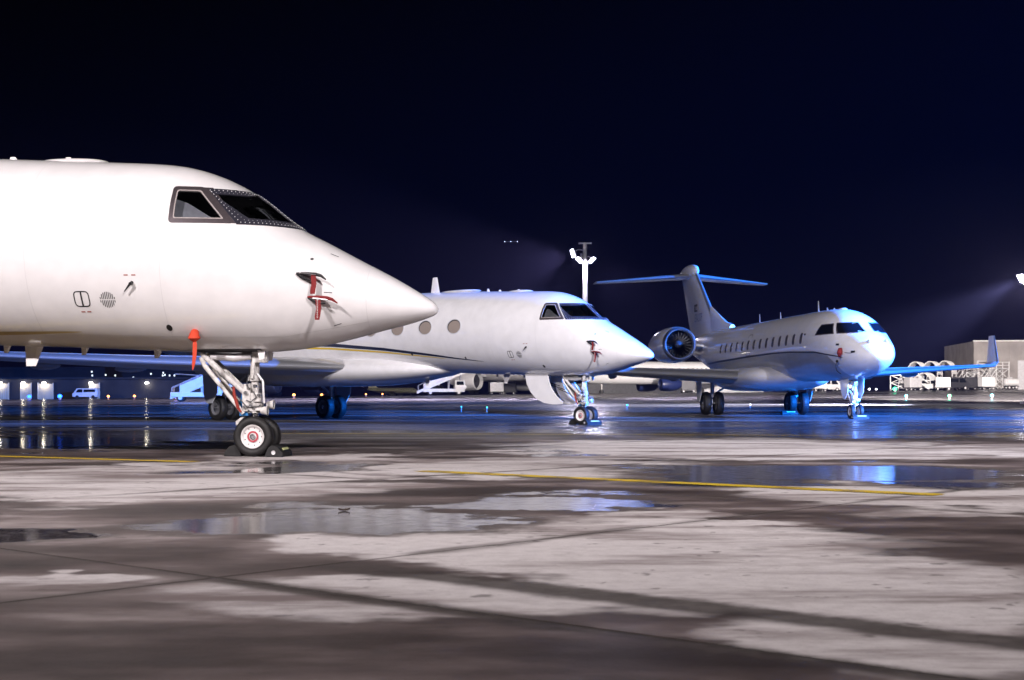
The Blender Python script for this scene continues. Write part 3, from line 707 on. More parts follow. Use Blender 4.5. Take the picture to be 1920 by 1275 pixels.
        secs = [((-8.9, s*.75, 1.78), 6.7, .095, (0,0,1)), ((-9.35, s*1.45, 1.79), 6.2, .10, (0,0,1)), ((-12.2, s*6.8, 1.93), 3.9, .105, (0,0,1)), ((-16.0, s*14.0, 2.20), 1.7, .10, (0,0,1))]
        wg = wing_surface(secs, 'wing', 'wing', root)
        secs = [((-16.0, s*14.0, 2.20), 1.7, .10, (0,0,1)), ((-16.4, s*14.35, 2.42), 1.5, .09, (0,-s*.6,.8)), ((-17.6, s*14.75, 3.75), .7, .08, (0,-s*.95,.3))]
        wing_surface(secs, 'winglet', 'white', wg)
        for k in range(3):
            y = s*(3.4+k*2.6); tq = -13.9-k*.9; MB().ball((tq, y, 1.70+k*.06), (1.0,.10,.13), 8, 8).build('flap_fairing', 'wing', wg)
        # tailplane
        secs = [((-24.2, s*.05, 7.45), 3.0, .10, (0,0,1)), ((-26.8, s*5.1, 7.35), 1.3, .09, (0,0,1))]
        wing_surface(secs, 'tailplane', 'white', root)
        engine(root, -16.4, s*2.35, 3.35, .82, 5.0, fu)
        main_gear(root, -14.5, s*2.4, 1.75)
    secs = [((-18.2, 0, 4.0), 6.2, .09, (0,1,0)), ((-23.6, 0, 7.55), 3.4, .09, (0,1,0))]
    wing_surface(secs, 'fin', 'white', root)
    # wing-to-body fairing under the belly
    rings = []
    for t, w_, zt_, zb_ in ((-5.2,.25,1.75,1.60), (-6.0,.75,1.95,1.47), (-7.2,1.12,2.1,1.31), (-8.6,1.36,2.2,1.20), (-10.5,1.47,2.2,1.16), (-14,1.47,2.2,1.18), (-16.5,1.2,2.2,1.32), (-18.5,.7,2.2,1.75), (-19.5,.2,2.3,2.0)):
        rings.append([(t, w_*(abs(math.cos(q))**.8)*(1 if math.cos(q) > 0 else -1), (zt_+zb_)/2+(zt_-zb_)/2*math.sin(q)) for q in [2*math.pi*k/32 for k in range(32)]])
    MB().loft(rings).build('belly_fairing', 'white', root)
    # aerials
    MB().ball((-2.62,0,4.04), (.52,.22,.055), 16, 8).build('satellite_fairing', 'white', root)
    MB().ball((-5.2,0,4.17), (.9,.26,.06), 16, 8).build('roof_fairing', 'white', root)
    blade('aerial', root, -6.15, 4.17, .52, .42, .12)
    for t, s_ in ((-3.9,.10), (-3.4,.06), (-2.6,.08)): blade('roof_aerial', root, t, fu.zt(t)-.01, s_, .14, .05)
    for t, ht, ch in ((-3.03,-.30,.28), (-6.55,-.48,.30)): blade('belly_aerial', root, t, fu.zb(t)+.03, ht, ch, .12)
    for t in (-3.5, -2.38, -1.34): blade('drain_mast', root, t, fu.zb(t)+.02, -.12, .12, .05)
    # nose gear bay: dark patch on the skin stands in for the shaded opening
    pol = [(-.80, math.pi-.24), (.12, math.pi-.27), (.12, math.pi), (-.80, math.pi)]
    mb = MB()
    for side in (-1, 1): patch(fu, dens(pol, 4), side, .004, mb, 4)
    mb.build('gear_bay_dark_patch', 'bay', root)
    nose_gear(root, detail=True)
    for side in (-1, 1):
        d = [(.05, 1.46), (.17, 1.46), (.15, 1.31), (.08, 1.30)]
        MB().prism(d, side*.2-.01, side*.2+.01).build('gear_door', 'white', root, smooth=False, bevel=.006)
    if door:    # the two big curved doors hang open beside the leg
        pts = [(-2.12,1.50), (-2.05,1.20), (-1.90,.96), (-1.66,.75), (-1.35,.63), (-1.0,.585), (-.62,.60), (-.60,.66), (-.86,.84), (-1.05,1.06), (-1.16,1.28), (-1.20,1.50)]
        for side in (-1, 1):
            o = MB().prism(pts, side*.31-.018, side*.31+.018).build('open_gear_door', 'white', root, smooth=False, bevel=.008)
            MB().prism(inset(pts, .07), side*.285-.006, side*.285+.006).build('door_liner', 'alum', o, smooth=False)
            for k in range(3): MB().tube([(-1.9+.3*k, side*.27, 1.3-.12*k), (-1.25+.2*k, side*.27, 1.15-.12*k)], .012, 6).build('door_rib', 'hose', o)
    return root
def global_jet(name, label, loc, a):
    root = thing(name, label, 'jet', loc, -R(a), 'business jets parked on the apron')
    fu = JF
    fuselage(fu, 'white', root)
    def tp(t, y, z=None):           # a point of the skin by distance off the centre line
        return (t, math.asin(min(1, abs(y)/fu.w(t))))
    for side in (-1, 1):
        W1 = [(-.78,3.56), (.08,3.56), (.50,3.15), (-.95,3.15)]
        po = tz(fu, dens(rounded(W1, .05, 3), 3)); pi = tz(fu, dens(rounded(inset(W1, .035), .04, 3), 3))
        o = ring(fu, po, pi, side, .012, MB()).build('side_window', 'frame', root); patch(fu, pi, side, .004, MB(), 5).build('pane', 'glass', o)
        ph0 = .06
        def W2(g_):
            top = [(.20+g_*1.2+(.72-.20-g_)*k/8, 0) for k in range(9)]; out = []
            for t, _ in top: out.append((t, fu.phi(t, 3.575-g_)))
            out[-1] = (out[-1][0], max(.17+g_*1.2, out[-1][1]))
            e_t = 1.52-g_*1.6
            for k in range(1, 8): out.append((out[8][0]+(e_t-out[8][0])*k/8, .17+g_*1.2))
            for k in range(9):
                t = e_t+(.66+g_*1.8-e_t)*k/8; out.append((t, max(.17+g_*1.2, fu.phi(t, 3.15+g_)) if k else .17+g_*1.2))
            for k in range(1, 8):
                t = .66+g_*1.8+(.20+g_*1.2-.66-g_*1.8)*k/8; out.append((t, fu.phi(t, 3.15+g_+(3.575-3.15-2*g_)*k/8)))
            return out
        A, B = W2(0.), W2(.03)
        o = ring(fu, A, B, side, .012, MB()).build('windscreen', 'frame', root); patch(fu, B, side, .004, MB(), 6).build('pane', 'glass', o)
        ts = [-2.42-.93*k for k in range(14)]
        for k, t in enumerate(ts):
            if k == 8:      # over-wing exit
                po = rounded([(t-.30,2.62), (t+.30,2.62), (t+.30,3.58), (t-.30,3.58)], .12, 4)
                panel_outline(fu, root, dens(po, 2), .03, side, 'exit_outline', 'darkframe', .004)
            cabin_window(fu, root, t, 3.10, .15, .22, side, False, 'wgrey')
        skin_strip(fu, [(-20,2.35), (-18.6,2.45), (-14,2.52), (-9.5,2.60), (-6,2.63), (-3.8,2.61), (-.9,2.52), (.8,2.33), (1.3,2.26)], lambda q: .085*(1-q)**.5+.012, side, .009, MB()).build('dark_stripe', 'navy', root)
        # lower hull in grey below the stripe
        vs = []; path = dens([(-19.5,2.30), (-18.6,2.38), (-14,2.45), (-9.5,2.54), (-6,2.58), (-3.8,2.565), (-.9,2.49), (.2,2.36), (.7,2.0)], 14, False)
        for t, z in path:
            p0 = fu.phi(t, z)
            for k in range(17): vs.append(fu.S(t, p0+(math.pi-p0)*k/16*.999, side, .007))
        MB().add(vs, [(i*17+k, (i+1)*17+k, (i+1)*17+k+1, i*17+k+1) for i in range(len(path)-1) for k in range(16)]).build('grey_hull', 'grey', root)
        # crew door and nose seams
        for pl in ([(-2.0,3.5), (-2.02,2.9), (-1.98,2.3)], [(-1.08,4.0), (-1.1,3.2), (-1.09,2.4), (-1.05,1.9)]):
            pts = dens(pl, 8, False); vs = []
            for t, z in pts:
                for d_ in (-.012, .012): vs.append(fu.S(t+d_, fu.phi(t, z), side, .003))
            MB().add(vs, [(2*i, 2*i+2, 2*i+3, 2*i+1) for i in range(len(pts)-1)]).build('skin_seam', 'wing', root)
        for t, z in ((-2.05,3.24), (.97,2.74), (1.9,2.45)):
            patch(fu, tz(fu, dens([(t-.10,z-.035), (t+.10,z-.035), (t+.10,z+.035), (t-.10,z+.035)], 2)), side, .004, MB(), 2).build('port', 'black', root)
        skin_strip(fu, [(1.45,2.43), (1.75,2.40), (1.95,2.42)], .02, side, .004, MB()).build('probe_plate', 'darkframe', root)
        s = side
        secs = [((-8.6, s*.8, 1.66), 7.2, .095, (0,0,1)), ((-9.5, s*1.65, 1.68), 6.4, .10, (0,0,1)), ((-12.6, s*6.6, 1.98), 3.9, .10, (0,0,1)), ((-18.2, s*14.1, 2.42), 1.6, .095, (0,0,1))]
        wg = wing_surface(secs, 'wing', 'wing', root)
        secs = [((-18.2, s*14.1, 2.42), 1.6, .10, (0,0,1)), ((-18.7, s*14.5, 2.62), 1.4, .09, (0,-s*.7,.7)), ((-19.9, s*14.85, 4.05), .7, .08, (0,-s*1,.15))]
        wing_surface(secs, 'winglet', 'white', wg)
        for k in range(3):
            y = s*(3.6+k*2.7); MB().ball((-14.6-k*1.2, y, 1.72+k*.12), (1.1,.12,.16), 8, 8).build('flap_fairing', 'wing', wg)
        secs = [((-25.3, s*.1, 7.52), 3.1, .10, (0,0,1)), ((-27.8, s*4.95, 7.30), 1.4, .085, (0,0,1))]
        wing_surface(secs, 'tailplane', 'white', root)
        engine(root, -17.7, s*2.52, 3.45, .90, 5.2, fu)
        main_gear(root, -13.4, s*2.03, 1.6, .53, .30, .36, door=True)
        # light-tinted flap tracks and aerials
        MB().ball((2.25, s*.32, 2.80), (.13,.06,.09), 10, 6).build('nose_blister', 'white', root)
    secs = [((-19.4, 0, 4.1), 6.4, .085, (0,1,0)), ((-25.0, 0, 7.95), 3.3, .085, (0,1,0))]
    fin = wing_surface(secs, 'fin', 'white', root, 'chrome')
    # flag and registration on the fin
    for side in (-1, 1):
        yf = side*.255
        fl = MB(); fl.box((-23.75, yf, 5.62), (.62,.012,.40)); o = fl.build('flag', 'black', root, smooth=False)
        MB().box((-23.60, side*.262, 5.60), (.36,.012,.20)).build('flag_centre', 'seal', o, smooth=False)
        cu = bpy.data.curves.new('registration', 'FONT'); cu.body = 'EI-LTF'; cu.size = .62; cu.extrude = .004
        tx = bpy.data.objects.new('registration', cu); col.objects.link(tx)
        dg = bpy.context.evaluated_depsgraph_get(); me = bpy.data.meshes.new_from_object(tx.evaluated_get(dg)); bpy.data.objects.remove(tx)
        ro = bpy.data.objects.new('registration', me); col.objects.link(ro); me.materials.append(M['marking']); ro.parent = root
        if side < 0: ro.location = (-23.9, -.292, 4.86); ro.rotation_euler = (R(90-2), 0, 0)
        else: ro.location = (-21.9, .292, 4.86); ro.rotation_euler = (R(90-2), 0, R(180))
        ro.scale = (1, 1, 1)
    MB().ball((-26.2,0,7.75), (1.9,.30,.42), 18, 10).build('fin_bullet', 'white', fin)
    rings = []
    for t, w_, z1 in ((-17.2,.05,4.26), (-17.25,.17,4.42), (-18.4,.20,4.62), (-20.2,.2,5.2), (-21.4,.15,5.6)):
        rings.append([(t, w_*math.cos(q), 4.12+(z1-4.12)*max(0, math.sin(q))) for q in [math.pi*k/12 for k in range(13)]])
    do = MB().loft(rings, closed=False).build('dorsal_fin', 'white', root)
    MB().ball((-17.3,0,4.34), (.06,.09,.07), 10, 6).build('ram_air_inlet', 'black', do)
    rings = []
    for t, w_, zt_, zb_ in ((-5.4,.3,1.7,1.5), (-6.2,1.0,2.0,1.32), (-7.2,1.55,2.18,1.18), (-8.4,1.80,2.25,1.10), (-10,1.86,2.25,1.07), (-14,1.8,2.2,1.08), (-17,1.3,2.2,1.3), (-19.5,.5,2.3,1.9)):
        rings.append([(t, w_*(abs(math.cos(q))**.75)*(1 if math.cos(q) > 0 else -1), (zt_+zb_)/2+(zt_-zb_)/2*math.sin(q)) for q in [2*math.pi*k/32 for k in range(32)]])
    MB().loft(rings).build('belly_fairing', 'white', root)
    for t, s_ in ((-3.0,.12), (-4.1,.46), (-9.2,.30), (-12.4,.40), (-2.2,.08)): blade('roof_aerial', root, t, fu.zt(t)-.01, s_, .22, .10)
    MB().ball((-1.4,0,4.19), (.35,.16,.05), 12, 6).build('roof_fairing', 'white', root)
    nose_gear(root, .27, .17, .16, zt=1.55, detail=False)
    for side in (-1, 1):
        MB().prism([(-.85,1.52), (.10,1.52), (.02,.98), (-.30,.72), (-.50,.74), (-.75,1.1)], side*.30-.012, side*.30+.012).build('gear_door', 'white', root, smooth=False, bevel=.008)
    return root

# ------------------------------------------------------------------ the three jets
P1 = on_ground(483, 855); P2 = on_ground(1098, 796); P3 = on_ground(1604, 785)
A1, A2, A3 = 6., 43., 83.5
jet1 = gulfstream('business_jet', 'large white business jet in the left foreground, nose pointing right', P1, A1, 'gold', True, False)
jet2 = gulfstream('business_jet', 'white business jet with navy and yellow stripe, middle of the three', P2, A2, 'navy', True, True)
jet3 = global_jet('business_jet', 'white business jet with high T-tail and round nose, farthest right of the three', P3, A3)
def local(root, p):
    return Matrix.Rotation(root.rotation_euler.z, 4, 'Z') @ Vector(p) + root.location
def ribbon(mb, pts, wd, dirv=(1,0,0), th=.004):
    rings = []
    for i, p in enumerate(pts):
        p = Vector(p); d = Vector(dirv)*(wd[i] if isinstance(wd, (list, tuple)) else wd)/2; n_ = Vector((0, th/2, 0))
        rings.append([p-d-n_, p+d-n_, p+d+n_, p-d+n_])
    return mb.loft(rings)
def pitot_cover(root, which, label, group):
    t0, z0 = ((.76, 2.41), (.90, 2.105))[which]
    fu = GF; y0 = -fu.w(t0+.15)*math.sin(fu.phi(t0+.15, z0))-.075
    o = thing('pitot_cover', label, 'pitot cover', local(root, (t0, y0, z0)), root.rotation_euler.z, group)
    MB().tube([(0,0,0), (.12,0,.0), (.26,-.005,-.015), (.33,-.01,-.035), (.40,-.015,-.085)], [.013,.02,.024,.020,.008], 8).build('sleeve', 'redcloth' if which else 'black', o)
    MB().tube([(.0,.0,-.01), (.06,-.0,-.045), (.16,-.0,-.085), (.24,-.005,-.085)], [.008,.016,.018,.010], 6).build('strap', 'black', o)
    mb = MB(); x = .235 if which == 0 else .15; ln = .27 if which == 0 else .30
    ribbon(mb, [(x, -.01, -.01), (x-.004, -.018, -.05), (x+.002, -.012, -ln*.5), (x-.012, -.02, -ln*.85), (x-.016, -.018, -ln)], [.05, .07, .066, .07, .055], (.99, .10, 0))
    st = mb.build('streamer', 'redcloth', o)
    if which:
        cu = bpy.data.curves.new('lettering', 'FONT'); cu.body = 'REMOVE BEFORE FLIGHT'; cu.size = .022; cu.extrude = .0008; cu.align_y = 'CENTER'
        tx = bpy.data.objects.new('lettering', cu); col.objects.link(tx)
        me = bpy.data.meshes.new_from_object(tx.evaluated_get(bpy.context.evaluated_depsgraph_get())); bpy.data.objects.remove(tx)
        ro = bpy.data.objects.new('lettering', me); col.objects.link(ro); me.materials.append(M['vwhite']); ro.parent = st
        ro.matrix_local = Matrix.Translation((x-.012, -.0235, -.278)) @ Matrix(((0,-1,0,0),(0,0,-1,0),(1,0,0,0),(0,0,0,1)))
    return o
for root, wh in ((jet1, 'foreground'), (jet2, 'middle')):
    for k in (0, 1):
        pitot_cover(root, k, '%s red pitot cover with hanging streamer on the nose of the %s jet' % (('upper', 'lower')[k], wh), 'pitot covers on the jets')
# orange plug under the belly of the foreground jet
o = thing('vent_cover', 'bright orange plug with long streamer under the belly of the foreground jet', 'cover', local(jet1, (-.655, -.66, 1.60)), jet1.rotation_euler.z)
MB().tube([(0,.05,.10), (0,0,.075), (0,-.035,.03), (0,-.04,-.02), (0,-.03,-.06)], [.04,.052,.062,.085,.03], 12).build('plug', 'orange', o)
MB().tube([(0,.06,.105), (0,.03,.11)], .05, 12).build('plug_rim', 'black', o)
mb = MB(); ribbon(mb, [(.005,-.045,-.04), (.012,-.05,-.10), (.008,-.05,-.25), (-.004,-.055,-.36), (-.018,-.05,-.44)], [.035,.06,.055,.043,.012]); mb.build('streamer', 'orange', o)
# covers on the right-hand jet
o = thing('probe_cover', 'small red probe cover on the nose of the far right jet', 'cover', local(jet3, (1.30, -1.03, 2.42)), jet3.rotation_euler.z)
MB().tube([(0,.03,.16), (.02,-.02,.14), (.02,-.05,.0), (-.03,-.04,-.12)], [.04,.085,.11,.05], 10).build('plug', 'redcloth', o)
mb = MB(); ribbon(mb, [(.02,-.06,.02), (.03,-.075,-.1), (0,-.07,-.20)], [.08,.10,.06]); mb.build('streamer', 'redcloth', o)
o = thing('probe_strap', 'black strap looped on a probe below the far right jet\'s red cover', 'strap', local(jet3, (.95, -1.02, 2.08)), jet3.rotation_euler.z)
MB().tube([(-.15,.02,.05), (0,-.03,.05), (.12,-.05,.0)], [.02,.05,.015], 8).build('sleeve', 'black', o)
MB().tube([(-.05,-.02,.0), (-.25,.0,-.10), (-.30,.06,-.28), (-.12,.10,-.38), (.05,.10,-.42)], .012, 6).build('loop', 'black', o)

# ------------------------------------------------------------------ wheel chocks
def chock(loc, rz, label, s=1., strip_=True):
    o = thing('wheel_chock', label, 'wheel chock', loc, rz, 'wheel chocks')
    MB().prism([(-.12*s,0), (.13*s,0), (.125*s,.06*s), (.06*s,.135*s), (-.02*s,.16*s), (-.07*s,.12*s)], -.40*s, .22*s).build('wedge', 'rubber', o, smooth=False, bevel=.008)
    if strip_:
        p = Vector((.092*s, 0, .098*s))
        MB().box((.095*s, -.05*s, .104*s), (.008, .34*s, .035*s), 0, R(-41)).build('reflective_strip', 'reflect', o, smooth=False)
        MB().lathe([(-.402*s,.0), (-.408*s,.026*s), (-.398*s,.03*s)], (.005*s, 0, .06*s), 'y', 14).build('end_cap', 'alum', o)
    return o
chock(local(jet1, (.29, .05, 0)), jet1.rotation_euler.z+R(3), 'black rubber wheel chock with reflective strip ahead of the foreground nose wheel')
chock(local(jet1, (-.29, .05, 0)), jet1.rotation_euler.z+R(180), 'black rubber wheel chock behind the foreground nose wheel', 1., True)
chock(local(jet2, (.30, .02, 0)), jet2.rotation_euler.z+R(-4), 'dark wheel chock ahead of the middle jet\'s nose wheel')
chock(local(jet2, (-.34, .05, 0)), jet2.rotation_euler.z+R(180), 'dark wheel chock behind the middle jet\'s nose wheel', 1.1)
chock(local(jet3, (.32, .15, 0)), jet3.rotation_euler.z, 'dark wheel chock with pale strip ahead of the far right jet\'s nose wheel')
chock(local(jet3, (-12.8, 1.6, 0)), jet3.rotation_euler.z, 'dark wheel chock ahead of the far right jet\'s far main wheels', 1.2)
# fallen leaf on the wet concrete
p = on_ground(645, 958)
g = MB(); vs = []
for i in range(9):
    q = i/8; x = (q-.5)*.11; hw = .030*math.sin(math.pi*q)**.8+.001
    z = .003+.013*(abs(q-.5)*2)**2
    vs += [(x, -hw, z+.012), (x, 0, z), (x, hw, z+.014)]
for i in range(8):
    for k in range(2): g.add([vs[3*i+k], vs[3*i+3+k], vs[3*i+4+k], vs[3*i+1+k]], [(0,1,2,3)])
o = g.build('fallen_leaf', 'leaf'); so = o.modifiers.new('thickness', 'SOLIDIFY'); so.thickness = .002
o.location = p+Vector((0,0,.001)); o.rotation_euler = (0, 0, R(12)); o.scale = (.75,.8,.7); tag(o, 'small curled dark leaf lying on the wet foreground concrete', 'leaf')
# ------------------------------------------------------------------ floodlight masts
def aim(o, d): o.rotation_euler = Vector(d).to_track_quat('-Z', 'Y').to_euler()
def mast(label, base, height, heads, group='floodlight masts', r0=.28, lens='lens', es=None, cap=True):
    """heads: (dx, dy, dz below top, aim point, watts, colour, cone, blend, lens size)"""
    o = thing('floodlight_mast', label, 'light mast', base, 0, group)
    MB().tube([(0,0,0), (0,0,.5), (0,0,height*.5), (0,0,height)], [r0*1.2, r0, r0*.85, r0*.65], 14).build('pole', 'galv', o)
    MB().box((0,0,.12), (r0*5, r0*5, .24)).build('foot', 'galv', o)
    if cap: MB().box((0,0,height+.06), (1.5, .5, .12)).build('top_plate', 'galv', o)
    for (dx, dy, dz, tgt, W, c, cone, bl, sz) in heads:
        p = Vector((dx, dy, height-dz)); w_ = Vector(base)+p; d = (Vector(tgt)-w_).normalized()
        q = d.to_track_quat('-Z', 'Y').to_matrix()
        MB().tube([(0,0,height-dz+.35), (dx*.6, dy*.6, height-dz+.42), tuple(p+Vector((0,0,.12)))], .045, 8).build('lamp_arm', 'galv', o)
        hb = MB(); r_ = []
        for z, k in ((.22,.55), (.12,.95), (-.12,1.05)): r_.append([p+q@Vector((x*sz*k, y*sz*.75*k, z*sz*1.4)) for x, y in ((-1,-1),(1,-1),(1,1),(-1,1))])
        h_ = hb.loft(r_).build('lamp_head', 'housing', o, smooth=False)
        l_ = MB(); l_.loft([[p+q@Vector((x*sz*.98, y*sz*.72, z)) for x, y in ((-1,-1),(1,-1),(1,1),(-1,1))] for z in (-.175*sz, -.20*sz)])
        l_.build('lamp_lens', lens, h_, smooth=False)
        if W:
            ld = bpy.data.lights.new('floodlight', 'SPOT'); ld.energy = W; ld.color = c; ld.spot_size = R(cone); ld.spot_blend = bl; ld.shadow_soft_size = sz*.8
            lo = bpy.data.objects.new('floodlight', ld); col.objects.link(lo); lo.parent = h_
            lo.location = p+d*(.45*sz+.05); aim(lo, d)
    return o
WARM_COL = (1.0,.90,.86)
K = .34
mast('tall floodlight mast standing behind the camera to the left', (-24,-22,0), 27, [(-.8,.3,.8,(-8,20,2),K*54000,KEY_COL,70,.6,.4), (.8,.3,.8,(-2,24,2),K*54000,KEY_COL,70,.6,.4), (0,.5,1.8,(2,40,2),K*240000,KEY_COL,50,.6,.4)])
mast('tall floodlight mast standing behind the camera to the right', (20,-26,0), 25, [(-.8,.3,.8,(-3,15,0),K*165000,KEY_COL,75,.6,.4), (.8,.3,.8,(11,50,2),K*540000,WHITE_COL,42,.6,.4), (0,.5,1.6,(0,19.5,2.2),K*90000,KEY_COL,26,.7,.35)])  # third head added to brighten the near jet's nose
# blue-white floods out of frame on the right, sweeping the far apron
bm = mast('floodlight mast out of frame on the right with cold blue lamps', (58,18,0), 20, [(-.9,.5,.6,(20,62,0),1100000,BLUE_COL,44,.5,.4), (-.9,-.5,.6,(-10,58,0),1400000,BLUE_COL,34,.5,.4), (-.2,1.1,.6,(-5,100,0),2600000,BLUE_COL,42,.5,.4), (-.8,-.1,1.9,(14,52,2.5),300000,(.62,.72,1.0),18,.5,.4)], lens='lensb')
MB().box((-1.2,.9,19.75), (5.0,4.6,.05), R(-40)).build('added_light_visor', 'housing', bm, smooth=False)  # unseen plate added to block the blue lamps' upward light
mast('unseen floodlight mast added on the far left to light the background', (-95,120,.3), 18, [(.8,.3,.6,(-22,190,2),150000,(1.0,.84,.82),75,.5,.4)])  # invented mast, brightens the left stairs and distant aircraft
# masts that show in the photograph
b = on_ground(1097, d=165)
o = mast('lit floodlight mast with four lamp heads behind the middle jet', b, 17.9, [(-1.35,-.3,1.1,b+Vector((-60,-12,0)),420000,(.80,.72,1.0),80,.6,.60), (-.62,-.5,1.9,b+Vector((-16,-5,0)),120000,(.80,.72,1.0),90,.6,.55), (.72,-.5,1.9,b+Vector((16,-5,0)),120000,(.80,.72,1.0),90,.6,.55), (-.1,.8,1.3,b+Vector((-10,60,0)),90000,WARM_COL,120,.6,.36)], r0=.36)
for dx in (-.75, .95):  # added point lights without a lamp body, to brighten the pole
    ld = bpy.data.lights.new('pole_fill_light', 'POINT'); ld.energy = 3200; ld.color = (.88,.80,1.0); ld.shadow_soft_size = .2
    q = bpy.data.objects.new('pole_fill_light', ld); col.objects.link(q); q.parent = o; q.location = (dx*1.1, -1.0, 15.2)
b = on_ground(1930, d=125)
mast('floodlight mast at the right edge, one bright lamp showing', b, 11.4, [(-.7,-.3,.35,b+Vector((-21,-4,0)),1250000,(.76,.78,1.0),40,.9,.5), (-.4,-.6,.75,b+Vector((-15,-4,0)),8000,WHITE_COL,90,.6,.45), (.2,.8,.6,Vector((74,235,0)),800000,WARM_COL,80,.6,.45)], r0=.24, cap=False)  # rear-facing head added to light the hangar and far right cluster
# ------------------------------------------------------------------ airliners far behind
def airliner(name, label, loc, a, s, m='liner', eng='liner', tail='liner', group='airliners parked far behind the jets', grp=True):
    root = thing(name, label, 'airliner' if s > .6 else 'small jet', loc, -R(a), group)
    top = [(-32,4.9),(-26,5.5),(-20,5.62),(0,5.62),(2,5.45),(3.2,4.9),(4.2,4.2),(4.8,3.7),(5.0,3.3)]
    bot = [(-32,4.3),(-26,3.0),(-20,1.75),(-17,1.65),(0,1.65),(2,1.75),(3.5,2.2),(4.6,2.8),(5.0,3.3)]
    wid = [(-32,.25),(-26,1.2),(-20,1.95),(0,1.97),(2,1.8),(3.5,1.3),(4.5,.7),(5.0,0)]
    zc = [(-32,4.6),(-26,4.2),(-20,3.65),(2,3.6),(5.0,3.3)]
    S_ = lambda l: [(x*s, y*s) for x, y in l]
    fu = Fus(S_(top), S_(bot), S_(wid), S_(zc))
    ts = np.concatenate((np.linspace(-32, -18, 14), np.linspace(-17, 1, 12), np.linspace(1.4, 4.98, 14)))*s
    MB().loft([[fu.S(t, math.pi*k/14, -1) for k in range(14)] + [fu.S(t, math.pi-math.pi*k/14, 1) for k in range(14)] for t in ts]).build('fuselage', m, root)
    for side in (-1, 1):
        for k in range(30 if s > .6 else 6):
            t = (1.2-.82*k*(1 if s > .6 else 2.2))*s
            patch(fu, tz(fu, dens([(t-.13*s,4.05*s), (t+.13*s,4.05*s), (t+.13*s,4.42*s), (t-.13*s,4.42*s)], 1)), side, .02*s, MB(), 1).build('cabin_window', 'vdark', root)
        cw = [(2.5*s,4.55*s), (3.05*s,4.55*s), (3.5*s,4.2*s), (2.4*s,4.2*s)]
        patch(fu, tz(fu, dens(cw, 3)), side, .02*s, MB(), 2).build('cockpit_window', 'glass', root)
        q = side; secs = [((-10.5*s, q*1.5*s, 2.3*s), 7*s, .11, (0,0,1)), ((-13.6*s, q*6.2*s, 2.75*s), 4.2*s, .11, (0,0,1)), ((-20*s, q*16.5*s, 3.6*s), 1.6*s, .10, (0,0,1))]
        wing_surface(secs, 'wing', 'wing', root, None, 'leading_edge', 3)
        secs = [((-26.5*s, q*.6*s, 4.9*s), 4*s, .10, (0,0,1)), ((-30*s, q*6.2*s, 5.4*s), 1.5*s, .1, (0,0,1))]
        wing_surface(secs, 'tailplane', m, root, None, 'leading_edge', 2)
        r_ = 1.15*s; ty, tz_ = q*5.75*s, 1.62*s; t0 = -8.6*s
        en = MB().lathe([(t0-.5*s, r_*.8), (t0, r_*.86), (t0-.08*s, r_*.95), (t0-.6*s, r_*1.03), (t0-1.6*s, r_*1.05), (t0-2.8*s, r_*.9), (t0-3.3*s, r_*.75), (t0-3.3*s, r_*.55), (t0-4.3*s, r_*.35), (t0-4.4*s, .05)], (0, ty, tz_), 'x', 26).build('engine', eng, root)
        MB().lathe([(t0-.5*s, r_*.8), (t0-.5*s, .05*s), (t0-.2*s, .02*s)], (0, ty, tz_), 'x', 20).build('fan', 'vdark', en)
        MB().box((t0-2.6*s, ty, tz_+r_*1.0), (3.2*s, .25*s, .5*s)).build('pylon', m, en)
        MB().tube([(-16.6*s, q*3.8*s, 2.4*s), (-16.6*s, q*3.8*s, .5*s)], .16*s, 10).build('main_gear', 'strut', root)
        for e_ in (-.35, .35):
            MB().lathe([(-.2*s, .02), (-.2*s, .52*s), (-.12*s, .58*s), (.12*s, .58*s), (.2*s, .52*s), (.2*s, .02)], (-16.6*s, (q*3.8+e_)*s, .58*s), 'y', 20).build('main_wheel', 'tyre', root)
        MB().lathe([(-.1*s, .02), (-.1*s, .34*s), (.1*s, .34*s), (.1*s, .02)], (0, q*.25*s, .36*s), 'y', 18).build('nose_wheel', 'tyre', root)
    MB().tube([(0,0,2*s), (0,0,.36*s)], .11*s, 10).build('nose_gear', 'strut', root)
    secs = [((-24*s, 0, 5.3*s), 7*s, .1, (0,1,0)), ((-30*s, 0, 11.6*s), 2.4*s, .09, (0,1,0))]
    wing_surface(secs, 'fin', tail, root, None, 'leading_edge', 3)
    return root
airliner('airliner', 'white airliner with big white engine seen under the middle jet\'s belly', on_ground(1052, d=222), 36, 1.25)
airliner('airliner', 'white airliner with navy engine seen below the right jet\'s engine', on_ground(1128, d=245), 166, 1.0, 'liner', 'linerblue', 'linerblue')
airliner('small_jet', 'small cream jet parked far off, seen between main gear and stairs', on_ground(770, d=285), 20, .30, 'cream', 'cream', 'cream')
airliner('airliner', 'dark airliner in the gloom behind the middle jet\'s main wheels', on_ground(640, d=235), 30, 1.0, 'darkwall', 'vdark', 'darkwall')

